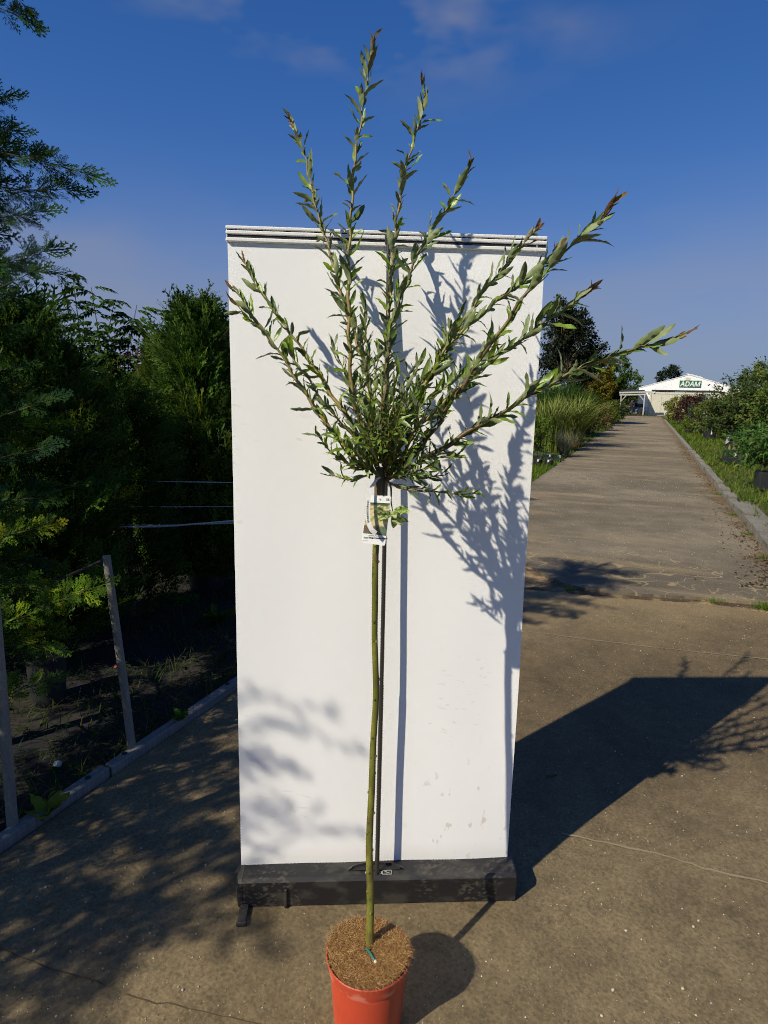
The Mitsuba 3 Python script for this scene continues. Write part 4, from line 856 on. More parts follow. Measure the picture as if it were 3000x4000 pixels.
# ---------------------------------------------------------------- broad-leaved crowns
def leaf_tmpl(w=0.42, fold=0.25):
    v = np.array([(0, 0, 0), (0.42, w / 2, fold * w), (1, 0, -0.12), (0.42, -w / 2, fold * w), (0.45, 0, 0)])
    return v, np.array([(0, 4, 1), (4, 2, 1), (0, 3, 4), (4, 3, 2)])
LT = {'round': leaf_tmpl(0.75), 'oval': leaf_tmpl(0.45), 'narrow': leaf_tmpl(0.24)}
def leafy(key, base, blobs, n, size, pal, rng, kind='oval', clump=0.16, stems=None, bark='tree_bark', droop=0.1, trunk_r=0.02, trunk_h=None, upright=0.3, put_trunk=True, density_in=0.35):
    """blobs: (centre offset, radii). Leaves sit in clumps along twigs through each blob."""
    base = np.asarray(base, float); fol, wood = Fol(), []
    blobs = [(np.asarray(c, float), np.asarray(r, float)) for c, r in blobs]; vol = np.array([r.prod() ** (2 / 3) for _, r in blobs]); vol /= vol.sum()
    for (c, r), w in zip(blobs, vol):
        m = max(6, int(n * w / 26)); dv = rng.standard_normal((m, 3)); dv /= np.linalg.norm(dv, axis=1, keepdims=True)
        q = density_in + (1 - density_in) * rng.random(m) ** 0.5
        q *= 0.86 + 0.3 * meshkit.fbm(dv * 2.2 + c, 2)
        cc = base + c + dv * q[:, None] * r
        k = rng.integers(0, m, int(n * w)); tw = (dv[k] * 0.6 + [0, 0, upright]); tw /= np.linalg.norm(tw, axis=1, keepdims=True)
        pos = cc[k] + tw * (clump * (rng.random(len(k)) - 0.6))[:, None] + clump * 0.33 * rng.standard_normal((len(k), 3))
        d = tw * 0.5 + 0.8 * rng.standard_normal((len(k), 3)) * [1, 1, 0.7] - [0, 0, droop]
        tone_ = (0.78 + 0.44 * rng.random(m))[k][:, None]
        fol.add(*stamp(LT[kind], frames(pos, d, rng.standard_normal((len(k), 3)) * 0.6 + [0, -0.15, 0.9], size * (0.65 + 0.7 * rng.random(len(k)))), pick(rng, pal, len(k), 0.18) * tone_))
        for j in range(min(m, 22)):
            root = base + [0, 0, max(0.05, (trunk_h or 0.2))] ; mid = (root + cc[j]) / 2 + 0.08 * r * rng.standard_normal(3)
            wood.append(tube([root, mid, cc[j]], [trunk_r * 0.45, trunk_r * 0.28, trunk_r * 0.10], 5))
    if stems is None: stems = [((0, 0, 0), (0, 0, trunk_h or 0.3))]
    for a, b in stems: wood.append(tube([base + a, (base + a + base + b) / 2 + 0.01 * rng.standard_normal(3), base + b], [trunk_r, trunk_r * 0.8, trunk_r * 0.55], 7))
    put(key + '__trunk', merge(wood), bark, 50); fol.put(key + '__crown')
re_ = np.random.default_rng(15)
# elder: a few long sprays of hanging leaflets above the conifers
def elder():
    fol, wood = Fol(), []; base = np.array([-3.1, 7.2, 0.0])
    tips = [(-3.42, 7.1, 2.86), (-3.18, 7.0, 2.72), (-2.98, 7.1, 2.60), (-2.70, 7.0, 2.55), (-2.45, 7.0, 2.35), (-3.75, 7.0, 2.42), (-3.5, 7.1, 2.6), (-2.85, 7.1, 2.35), (-3.1, 6.9, 2.35), (-2.2, 7.0, 2.25), (-3.3, 7.0, 2.2), (-2.55, 7.1, 2.15), (-2.9, 6.9, 2.05), (-2.3, 7.1, 1.95), (-3.6, 7.0, 2.1), (-2.02, 7.1, 2.08), (-2.7, 7.0, 1.85), (-1.95, 7.2, 1.85)]
    for tp in tips:
        tp = np.array(tp); rt_ = base + [0.25 * re_.standard_normal(), 0, 0.9]; p = resample([rt_, (rt_ + tp) / 2 + [0.05, 0, 0.12], tp], 0.03); wood.append(tube(p, np.linspace(0.014, 0.003, len(p)), 5))
        n = 26; k = len(p) - 1 - (re_.random(n) ** 1.3 * len(p) * 0.6).astype(int)
        for i in k:
            az = re_.random() * 6.28; d = np.array([math.cos(az), math.sin(az) * 0.6, 0.15 + 0.2 * re_.random()]); ln = 0.16 + 0.10 * re_.random()
            q = p[i] + np.linspace(0.25, 1, 5)[:, None] * d * ln - np.c_[np.zeros((5, 2)), 0.10 * np.linspace(0.25, 1, 5) ** 2]
            sd = np.cross(d, [0, 0, 1.0]); sd /= np.linalg.norm(sd)
            pos = np.vstack([q[:4], q[:4], q[-1:]]); dd = np.vstack([d * 0.7 + sd * 0.8 - [0, 0, 0.55]] * 4 + [d * 0.7 - sd * 0.8 - [0, 0, 0.55]] * 4 + [d - [0, 0, 0.5]])
            fol.add(*stamp(leaf_tmpl(0.40), frames(pos, dd, np.tile([0, -0.2, 1.0], (9, 1)) + 0.2 * re_.standard_normal((9, 3)), 0.085 + 0.03 * re_.random(9)), pick(re_, [(0.045, 0.095, 0.020), (0.032, 0.070, 0.018), (0.06, 0.115, 0.022)], 9)))
    put('elder_bush__stems', merge(wood), 'tree_bark', 50); fol.put('elder_bush__crown')
    bf = Fol()
    for c in ((-2.62, 6.9, 2.02), (-2.42, 6.9, 2.06), (-2.18, 6.95, 2.10), (-2.8, 6.9, 1.98)):
        n = 90; pos = np.array(c) + re_.standard_normal((n, 3)) * [0.07, 0.05, 0.035]; b = trimesh.creation.icosphere(0, 0.008)
        bf.add(*stamp(tm(b), frames(pos, re_.standard_normal((n, 3)), re_.standard_normal((n, 3)), 1.0), pick(re_, [(0.045, 0.012, 0.016), (0.07, 0.02, 0.02)], n)))
    bf.put('elder_bush__berries', 'painted'); say('elder_bush__berries', 'dark red berry clusters', None, None, 'stuff')
    say('elder_bush', 'elder bush with drooping leaflets and dark berries, rising behind the conifers', 'bush')
elder()

# ---------------------------------------------------------------- posts, wires, ground clutter on the left
put('fence_post', tube([(-1.372, 2.087, -0.04), (-1.36, 2.079, 0.30), (-1.35, 2.07, 0.606), (-1.338, 2.06, 0.98)], [0.0195, 0.019, 0.0185, 0.018], 14), 'weathered_wood', 50)
say('fence_post', 'round grey wooden post at the left edge, flecked with sunlight', 'post')
put('fence_post_001', tube([(-1.140, 2.639, -0.04), (-1.155, 2.625, 0.32), (-1.172, 2.612, 0.64), (-1.189, 2.60, 0.945)], [0.0185, 0.018, 0.0175, 0.0172], 14), 'weathered_wood', 50)
say('fence_post_001', 'leaning grey wooden post in the shade between the near cypress and the banner', 'post')
for i, (s_, dx) in enumerate([(0.78, 0.02), (0.12, -0.03), (-0.55, 0.02)]):
    b = road(s_, -2.12, -0.04); put(f'fence_post_{i + 2:03d}', tube([b, b + [dx, -0.01, 1.15]], [0.020, 0.018], 12), 'weathered_wood', 50)
    say(f'fence_post_{i + 2:03d}', 'round wooden post along the timber edging, outside the picture', 'post', 'fence posts outside the picture')
rope = resample([(-1.189, 2.598, 0.935), (-1.30, 2.53, 0.885), (-1.42, 2.45, 0.84), (-1.62, 2.36, 0.80)], 0.02)
put('rope', tube(rope, 0.0065, 8), 'dark_rope', 50); say('rope', 'dark rope running from the leaning post into the near cypress', 'rope')
for i, (a, b, rr_, lab) in enumerate([((-2.50, 4.45, 1.005), (-0.60, 4.45, 1.012), 0.0035, 'thin white wire strung highest between the conifers left of the banner'),
                            ((-2.42, 4.30, 0.850), (-0.60, 4.30, 0.875), 0.0022, 'thin pale wire just under the highest white one'),
                            ((-2.45, 4.20, 0.735), (-0.60, 4.20, 0.790), 0.0038, 'slack white wire lowest in the dark gap left of the banner'),
                            ((-2.40, 4.15, 0.720), (-0.60, 4.18, 0.830), 0.0058, 'thick grey cable crossing the lowest white wire')]):
    m = (np.array(a) + b) / 2 - [0, 0, 0.012 * i]
    put(f'wire_{i:03d}' if i else 'wire', tube(resample([a, m, b], 0.05), rr_, 6), 'white_wire', 50); say(f'wire_{i:03d}' if i else 'wire', lab, 'wire')
for i, x in enumerate((-2.45, -0.58)):
    k = numbered('wire_stake'); put(k, tube([(x, 4.30, -0.04), (x, 4.29, 1.08)], [0.02, 0.018], 8), 'weathered_wood', 50)
    say(k, ('stake holding the wires inside the dark conifer' if i == 0 else 'stake holding the wires behind the banner'), 'stake')
def pot_ring(key, base, r, h, label):
    put(key, lathe([(0, 0.004), (r * 0.84, 0.004), (r * 0.98, h * 0.93), (r * 1.06, h * 0.94), (r * 1.06, h), (r * 0.98, h), (r * 0.95, h * 0.88), (0, h * 0.88)], 28, base), 'black_plastic', 35)
    say(key, label, 'plant pot')
pot_ring('nursery_pot', (-1.80, 3.15, -0.02), 0.10, 0.27, 'black nursery pot in deep shade behind the two wooden posts')

rg = np.random.default_rng(31)
def blade_t(n=3):
    u = np.linspace(0, 1, n + 1); V, F = [], []
    for i in range(n): V += [(u[i], 0.5 * (1 - u[i]) ** 0.6, -0.35 * u[i] ** 2), (u[i], -0.5 * (1 - u[i]) ** 0.6, -0.35 * u[i] ** 2)]
    V.append((1, 0, -0.35))
    for i in range(n - 1): a = 2 * i; F += [(a, a + 1, a + 3), (a, a + 3, a + 2)]
    a = 2 * (n - 1); F.append((a, a + 1, a + 2))
    return np.array(V), np.array(F)
BL = blade_t()
def grass(fol, pos, h, w, pal, rng, lean=0.45):
    """blades as curved, tapered strips"""
    n = len(pos); h = np.broadcast_to(h, (n,)) * (0.5 + 0.9 * rng.random(n)); d = np.c_[lean * rng.standard_normal((n, 2)), np.ones(n)]
    x = d / np.linalg.norm(d, axis=1, keepdims=True); hz = np.c_[x[:, :2] + 0.05 * rng.standard_normal((n, 2)), np.zeros(n)]
    M = frames(pos, x, -hz - 1e-3, h); M[:, :3, 1] *= (np.broadcast_to(w, (n,)) / h)[:, None]
    col = pick(rng, pal, n, 0.2); v, f, c = stamp((BL[0] * [1, 1, 0.9], BL[1]), M, col)
    fol.add(v, f, c)
GR = [(0.075, 0.155, 0.016), (0.11, 0.19, 0.020), (0.058, 0.125, 0.016), (0.16, 0.19, 0.03)]
# weeds on the shaded soil
n = 14000; st = np.c_[rg.random(n) * 8 + 0.2, -2.10 - 3.6 * rg.random(n) ** 1.4]
keep = meshkit.fbm(np.c_[st * 1.6, st[:, 0] * 0], 3, 5) > 0.40; st = st[keep]
fol = Fol(); grass(fol, np.array([road(a, b, -0.02) for a, b in st]), 0.10, 0.0050, [(0.045, 0.088, 0.018), (0.07, 0.115, 0.02), (0.10, 0.10, 0.03)], rg, 0.8)
n = 900; st = np.c_[rg.random(n) * 7 + 0.3, -2.12 - 3.0 * rg.random(n) ** 1.5]
fol.add(*stamp(LT['oval'], frames(np.array([road(a, b, 0.0) for a, b in st]), np.c_[rg.standard_normal((n, 2)), 0.5 * rg.random(n)], np.tile([0, 0, 1.0], (n, 1)), 0.03 + 0.05 * rg.random(n)), pick(rg, [(0.030, 0.060, 0.014), (0.022, 0.045, 0.014)], n)))
fol.put('weeds'); say('weeds', 'low dark weeds and grass on the shaded soil', 'weeds', None, 'stuff')
def broad_weed(key, pos, n, size, pal, lab, up=0.6):
    fol = Fol(); a = np.arange(n) * 2.4 + rg.random(n); pos = np.asarray(pos, float)
    d = np.c_[np.cos(a), np.sin(a), up + 0.5 * rg.random(n)]
    fol.add(*stamp(LEAVES[2][:2], frames(pos + np.c_[np.zeros((n, 2)), 0.5 * size * rg.random(n)], d, np.tile([0, 0, 1.0], (n, 1)) + 0.3 * rg.standard_normal((n, 3)), size * (0.6 + 0.6 * rg.random(n))) * np.array([1, 1.7, 1, 1])[None, None, :], pick(rg, pal, n)))
    fol.put(key); say(key, lab, 'weed')
broad_weed('yellow_weed', (-1.285, 2.16, 0.0), 9, 0.10, [(0.24, 0.27, 0.03), (0.17, 0.22, 0.03)], 'yellowing broad-leaved weed at the foot of the post at the left edge', 0.9)
broad_weed('dandelion', (-0.985, 2.845, 0.045), 12, 0.065, [(0.055, 0.12, 0.02), (0.08, 0.15, 0.02)], 'small green weed growing over the plank edging', 0.4)
broad_weed('dock_weed', (-1.20, 4.30, -0.02), 12, 0.16, [(0.04, 0.075, 0.02), (0.06, 0.10, 0.02)], 'leafy weed on the soil in front of the juniper', 0.7)
def dead_leaf(key, pos, ang, size, col, lab):
    v, f, _ = LEAVES[5]; v = v * [1, 1.6, 1.6]; v[:, 2] += 0.25 * np.abs(v[:, 1]) * 1.5
    a = math.radians(ang); R = np.array([[math.cos(a), -math.sin(a), 0], [math.sin(a), math.cos(a), 0], [0, 0, 1]])
    w = (v * size) @ R.T; w[:, 2] -= w[:, 2].min() - 0.001
    put(key, (w + np.asarray(pos, float), f), simple(col, 0.8), True); say(key, lab, 'leaf')
dead_leaf('dead_leaf', (0.735, 2.52, 0.0), 4, 0.062, (0.16, 0.10, 0.065), 'curled brown dead leaf lying on the road in the shadow of the banner')
dead_leaf('dead_leaf_001', (-1.83, 4.55, -0.015), 10, 0.10, (0.42, 0.13, 0.055), 'orange dead leaf on the soil in front of the black pot of the juniper')
dead_leaf('dead_leaf_002', (-1.62, 3.55, -0.015), 60, 0.07, (0.36, 0.10, 0.06), 'small reddish dead leaf on the soil left of the leaning post')
def stone(key, pos, r, mat, rng, lab=None, cat=None, group=None, flat=0.7):
    m = trimesh.creation.icosphere(2 if r > 0.01 else 1, 1.0); v = np.array(m.vertices)
    v = v * (1 + 0.35 * (meshkit.fbm(v * 1.3 + rng.random(3) * 20, 2) - 0.5)[:, None]) * [1, 0.8, flat] * r
    a = rng.random() * 6.28; v = v @ np.array([[math.cos(a), math.sin(a), 0], [-math.sin(a), math.cos(a), 0], [0, 0, 1]])
    put(key, (v + np.asarray(pos, float) + [0, 0, r * flat * 0.75], np.array(m.faces)), mat, 40)
    if lab: say(key, lab, cat, group)
scene['white_stone'] = simple((0.55, 0.53, 0.50), 0.8)
stone('stone', (-1.44, 2.545, -0.02), 0.022, 'white_stone', rg, 'white stone on the dark soil between the two wooden posts', 'stone')
# pebbles and grit on the road
npb = 0; rp = np.random.default_rng(44)
while npb < 190:
    s_, t_ = 0.95 + 2.6 * rp.random() ** 1.2, -1.9 + 3.2 * rp.random()
    P_ = road(s_, t_, 0)
    if abs(P_[0] - 0.0) < 0.5 and 1.74 < P_[1] < 2.0 or np.hypot(*(P_[:2] - PC[:2])) < 0.1: continue
    stone(numbered('pebble'), P_, 0.0024 + 0.0036 * rp.random() ** 2.2, 'pebble_stone', rp, 'small pale pebble lying on the concrete road among many alike', 'pebble', 'pebbles scattered on the concrete'); npb += 1
n = 9000; s_ = 0.9 + 14 * rp.random(n) ** 2.0; t_ = -1.95 + 3.28 * rp.random(n)
gz = np.where(s_ > 5.9, 0.0105, np.where(s_ > 5.3, -0.011, 0.0005)); Pg = np.array([road(a, b, z) for a, b, z in zip(s_, t_, gz)])
okg = ~((np.abs(Pg[:, 0]) < 0.5) & (Pg[:, 1] > 1.75) & (Pg[:, 1] < 2.0)); Pg = Pg[okg]
fol = Fol(); fol.add(*stamp(tm(trimesh.creation.icosphere(0, 1.0)), frames(Pg, rp.standard_normal((len(Pg), 3)), rp.standard_normal((len(Pg), 3)), (0.0008 + 0.0016 * rp.random(len(Pg)) ** 2) * (1 + s_[okg] * 0.10)), pick(rp, [(0.42, 0.37, 0.27), (0.30, 0.25, 0.17), (0.10, 0.07, 0.04), (0.5, 0.45, 0.36)], len(Pg))))
fol.put('grit', 'painted'); say('grit', 'fine pale grit strewn over the concrete road', 'grit', None, 'stuff')
# leaf litter and dirt crumbs along the kerb and in the joint
n = 1500; s_ = 6.3 + 22 * rp.random(n) ** 1.7; t_ = 1.35 - np.abs(0.16 * rp.standard_normal(n)) * (0.4 + 1.3 * meshkit.noise(np.c_[s_ * 1.1, s_ * 0, s_ * 0]))
fol = Fol(); fol.add(*stamp(LT['oval'], frames(np.array([road(a, b, 0.014) for a, b in zip(s_, t_)]), np.c_[rp.standard_normal((n, 2)), 0.25 * rp.standard_normal(n)], np.tile([0, 0, 1.0], (n, 1)) + 0.4 * rp.standard_normal((n, 3)), 0.012 + 0.035 * rp.random(n)), pick(rp, [(0.060, 0.033, 0.014), (0.11, 0.065, 0.025), (0.035, 0.022, 0.012)], n)))
fol.put('leaf_litter'); say('leaf_litter', 'brown leaf litter along the foot of the kerb', 'leaf litter', None, 'stuff')
def tuft(key, s_, t_, n, h, spread, lab, z=0.0, pal=GR):
    fol = Fol(); c = np.array([s_, t_]) + spread * rp.standard_normal((n, 2)); grass(fol, np.array([road(a, b, z) for a, b in c]), h, 0.0035, pal, rp, 0.6); fol.put(key); say(key, lab, 'grass tuft')
tuft('grass_tuft', 5.52, -0.50, 90, 0.045, 0.03, 'small grass tuft in the dirt joint close to the banner', -0.012)
tuft('grass_tuft_001', 5.74, 0.66, 80, 0.05, 0.035, 'small grass tuft in the middle of the dirt joint', -0.012)
tuft('grass_tuft_002', 5.74, 1.05, 320, 0.07, 0.040, 'largest grass tuft in the dirt joint, near the right edge', -0.012)
for i, (a, lab) in enumerate([(7.6, 'grass tuft at the foot of the kerb, nearest to the joint'), (8.9, 'grass tuft at the foot of the kerb, second from the joint'), (10.4, 'grass tuft at the foot of the kerb, third from the joint'), (12.6, 'grass tuft at the foot of the kerb, fourth from the joint')]):
    tuft(f'grass_tuft_{i + 3:03d}', a, 1.31, 120, 0.055, 0.05, lab, 0.01)

# ---------------------------------------------------------------- beds along the left of the road
rl = np.random.default_rng(60)
def grass_clump(key, pos, n, h, spread, w, pal, lab, arch=1.0, base_pal=None):
    pos = np.asarray(pos, float); fol = Fol()
    u = np.linspace(0, 1, 7); V, F = [], []
    for i in range(6): V += [(u[i], 0.5 * (1 - u[i]) ** 0.5, 0), (u[i], -0.5 * (1 - u[i]) ** 0.5, 0)]
    V.append((1, 0, 0)); V = np.array(V)
    for i in range(5): a = 2 * i; F += [(a, a + 1, a + 3), (a, a + 3, a + 2)]
    F.append((10, 11, 12)); F = np.array(F)
    for k in range(8):
        m = n // 8; a = rl.random(m) * 6.28; lean = (0.10 + 0.55 * k / 8) * arch
        v = V.copy(); uu_ = V[:, 0]; bend = lean * (0.3 * uu_ + 1.1 * uu_ ** 3)
        hz = bend; zt = uu_ * (1 - 0.25 * lean * uu_ ** 3 * 1.6)
        hh = h * (0.65 + 0.45 * rl.random(m)); vs = []
        r0 = spread * np.sqrt(rl.random(m)); b = a + 0.8 * rl.standard_normal(m)
        c, s_ = np.cos(a), np.sin(a)
        X = (hz[None] * hh[:, None]) * c[:, None] - (V[None, :, 1] * w) * s_[:, None] + (r0 * np.cos(b))[:, None]
        Y = (hz[None] * hh[:, None]) * s_[:, None] + (V[None, :, 1] * w) * c[:, None] + (r0 * np.sin(b))[:, None]
        Z = zt[None] * hh[:, None]
        vs = np.stack([X, Y, Z], -1).reshape(-1, 3) + pos
        fs = (F[None] + (np.arange(m) * len(V))[:, None, None]).reshape(-1, 3)
        col = np.repeat(pick(rl, pal, m, 0.2), len(V), axis=0)
        if base_pal is not None:
            t = np.tile(V[:, 0], m)[:, None]; col = np.where(t < 0.4, np.array(base_pal) + (col - base_pal) * (t / 0.4), col)
        fol.add(vs, fs, col)
    fol.put(key); say(key, lab, 'grass')
YG = [(0.20, 0.24, 0.05), (0.12, 0.17, 0.03), (0.30, 0.32, 0.10)]; RG = [(0.050, 0.105, 0.020), (0.07, 0.13, 0.025), (0.035, 0.08, 0.018)]
grass_clump('striped_grass', road(23.0, -2.35), 480, 1.95, 0.28, 0.046, YG, 'big arching clump of striped yellow green grass beside the road', 1.25, (0.24, 0.15, 0.05))
grass_clump('striped_grass_001', road(20.5, -2.85), 440, 1.8, 0.40, 0.042, YG, 'upright yellow green grass clump next to the right edge of the banner', 0.7)
grass_clump('striped_grass_002', road(25.5, -3.1), 420, 1.95, 0.45, 0.042, YG + RG, 'mixed green grass clump behind the two striped ones', 0.9)
grass_clump('reed_bed', road(28.5, -4.2), 1800, 2.55, 1.3, 0.03, RG, 'tall dark green reeds standing behind the striped grasses', 0.55); labels['reed_bed']['kind'] = 'stuff'
grass_clump('reed_bed_001', road(31.0, -3.3), 1300, 2.2, 0.9, 0.03, RG, 'tall green reeds behind the arching clump, nearest the dark tree', 0.6); labels['reed_bed_001']['kind'] = 'stuff'
leafy('leafy_bush', road(17.8, -2.75), [((0, 0, 0.72), (0.55, 0.5, 0.55)), ((-0.5, 0.2, 0.5), (0.5, 0.4, 0.4))], 2600, 0.085, [(0.085, 0.145, 0.018), (0.12, 0.17, 0.02), (0.055, 0.10, 0.016)], rl, 'oval', trunk_h=0.2, trunk_r=0.015)
say('leafy_bush', 'bright green leafy bush beside the banner, in front of the grasses', 'bush')
grass_clump('wispy_plant', road(18.6, -2.1), 420, 0.95, 0.12, 0.007, [(0.17, 0.18, 0.13), (0.11, 0.12, 0.08)], 'thin grey wispy plant at the road side below the arching grass', 1.9)
leafy('low_bush', road(16.3, -2.6), [((0, 0, 0.18), (0.75, 0.45, 0.16))], 1500, 0.04, [(0.06, 0.115, 0.075), (0.05, 0.10, 0.05)], rl, 'narrow', 0.06, trunk_h=0.05, trunk_r=0.008)
say('low_bush', 'low blue green mat of small pot plants beside the grass patch', 'plant')
for i, (s_, t_) in enumerate([(15.9, -2.15), (15.9, -2.42), (15.9, -2.69), (15.95, -2.96), (17.3, -2.12), (17.4, -2.42)]):
    k = numbered('small_pot'); b = road(s_, t_, -0.01)
    put(k + '__pot', lathe([(0, 0.0), (0.085, 0.0), (0.11, 0.16), (0.115, 0.17), (0.10, 0.17), (0.09, 0.14), (0, 0.14)], 18, b), 'black_plastic', 35)
    put(k + '__name_tag', box(b + [0.02 * i - 0.05, -0.112, 0.15], (0.045, 0.004, 0.055), 0, -4), 'white_print')
    say(k, 'small black pot with a white tag, ' + ['first from the road in the front row', 'second from the road in the front row', 'third from the road in the front row', 'nearest the banner in the front row', 'first from the road in the back row', 'second from the road in the back row'][i], 'plant pot', 'small pots with white tags on the left')
SHR = [(29.5, -2.5, 1.75, 0.75, [(0.065, 0.10, 0.02), (0.10, 0.12, 0.03)], 'round green bush right behind the arching grass', 'oval'),
       (36.0, -2.4, 1.45, 0.75, [(0.22, 0.13, 0.06), (0.14, 0.13, 0.04), (0.09, 0.11, 0.03)], 'bush with orange and pinkish leaves at the left road side', 'oval'),
       (43.0, -2.3, 1.6, 0.85, [(0.17, 0.20, 0.03), (0.11, 0.15, 0.025)], 'yellow green bush at the left road side, behind the orange one', 'oval'),
       (51.0, -2.4, 1.65, 0.9, [(0.08, 0.12, 0.03), (0.15, 0.17, 0.05)], 'pale green bush at the left road side, third from the arching grass', 'oval'),
       (60.0, -2.5, 1.8, 1.0, [(0.06, 0.10, 0.025), (0.10, 0.12, 0.04)], 'last green bush at the left road side before the canopy', 'oval'),
       (8.9, -2.75, 1.5, 0.5, [(0.05, 0.09, 0.02)], 'bush at the left road side hidden behind the banner', 'oval'),
       (38.0, -3.4, 2.3, 1.0, [(0.035, 0.055, 0.02), (0.06, 0.05, 0.03)], 'dark bush behind the orange and yellow ones', 'oval')]
for s_, t_, h, r, pal, lab, kind in SHR:
    k = numbered('road_side_bush')
    leafy(k, road(s_, t_), [((0, 0, h * 0.55), (r, r * 0.9, h * 0.47)), ((0.3 * r, 0.1, h * 0.35), (r * 0.8, r * 0.7, h * 0.32))], 1900, 0.11, pal, rl, kind, trunk_h=0.2, trunk_r=0.02); say(k, lab, 'bush')
# dark shade net and hedge behind, then the trees
hf = [((x, y, 1.35), (1.5, 0.9, 1.5)) for x, y in ((0, 0), (2.0, 0.3), (4.0, 0.6), (6.0, 0.9), (8.0, 1.2))]
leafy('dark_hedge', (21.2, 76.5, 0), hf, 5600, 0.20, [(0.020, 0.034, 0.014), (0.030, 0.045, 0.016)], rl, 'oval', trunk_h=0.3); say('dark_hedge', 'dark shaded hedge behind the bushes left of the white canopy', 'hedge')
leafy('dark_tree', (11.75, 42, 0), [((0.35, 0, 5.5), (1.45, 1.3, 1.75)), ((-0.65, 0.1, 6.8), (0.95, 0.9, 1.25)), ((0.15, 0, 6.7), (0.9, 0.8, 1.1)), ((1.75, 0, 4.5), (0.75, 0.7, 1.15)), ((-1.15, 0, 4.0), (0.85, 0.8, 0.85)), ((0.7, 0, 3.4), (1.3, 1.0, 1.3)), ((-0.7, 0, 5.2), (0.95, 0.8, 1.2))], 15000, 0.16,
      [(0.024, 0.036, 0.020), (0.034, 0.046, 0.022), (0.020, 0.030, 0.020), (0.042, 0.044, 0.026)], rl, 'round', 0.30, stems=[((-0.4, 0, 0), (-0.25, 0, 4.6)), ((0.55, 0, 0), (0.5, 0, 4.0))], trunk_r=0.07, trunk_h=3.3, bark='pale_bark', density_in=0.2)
say('dark_tree', 'tall airy tree with blackish green leaves beside the banner', 'tree')
leafy('yellow_tree', (24.3, 74, 0), [((0, 0, 4.6), (1.75, 1.6, 1.95)), ((1.0, 0, 3.2), (1.3, 1.3, 1.5)), ((-0.9, 0, 2.8), (1.4, 1.3, 1.5))], 8500, 0.24, [(0.22, 0.18, 0.022), (0.14, 0.135, 0.020), (0.27, 0.21, 0.03)], rl, 'oval', 0.28, trunk_r=0.08, trunk_h=1.6)
say('yellow_tree', 'round tree turning yellow, right of the tall blackish tree', 'tree')
leafy('green_tree', (28.0, 78, 0), [((0, 0, 4.7), (1.9, 1.7, 2.3)), ((1.5, 0, 3.4), (1.7, 1.4, 1.8)), ((-1.2, 0, 3.2), (1.6, 1.5, 1.9))], 10000, 0.26, [(0.075, 0.14, 0.025), (0.05, 0.10, 0.02), (0.10, 0.17, 0.03)], rl, 'oval', 0.3, trunk_r=0.09, trunk_h=1.6)
say('green_tree', 'fresh green tree between the yellow tree and the white hall', 'tree')
leafy('green_shrub', (11.9, 46.5, 0), [((-0.3, 0, 1.6), (1.2, 1.0, 1.25)), ((1.1, 0, 1.3), (1.0, 1.0, 1.0))], 2200, 0.15, [(0.05, 0.10, 0.022), (0.035, 0.07, 0.018)], rl, 'oval', trunk_h=0.4); say('green_shrub', 'green shrub under the tall blackish tree', 'shrub')
leafy('olive_shrub', (15.2, 50.0, 0), [((0, 0, 1.35), (1.5, 1.1, 1.2)), ((1.6, 0, 1.0), (1.2, 1.0, 0.95))], 2200, 0.16, [(0.12, 0.12, 0.02), (0.07, 0.08, 0.018)], rl, 'oval', trunk_h=0.4); say('olive_shrub', 'olive yellow shrub low between the tall blackish tree and the yellow tree', 'shrub')
leafy('hall_shrub', (27.4, 78, 0), [((0, 0, 2.0), (1.8, 1.4, 2.0)), ((2.0, 0.4, 1.7), (1.6, 1.2, 1.6)), ((-2.2, 0.3, 2.0), (1.8, 1.2, 1.9))], 3200, 0.24, [(0.040, 0.062, 0.024), (0.055, 0.075, 0.025)], rl, 'oval', 0.3, trunk_h=0.4); say('hall_shrub', 'dark shrubs showing behind the canopy beside the hall', 'shrub')

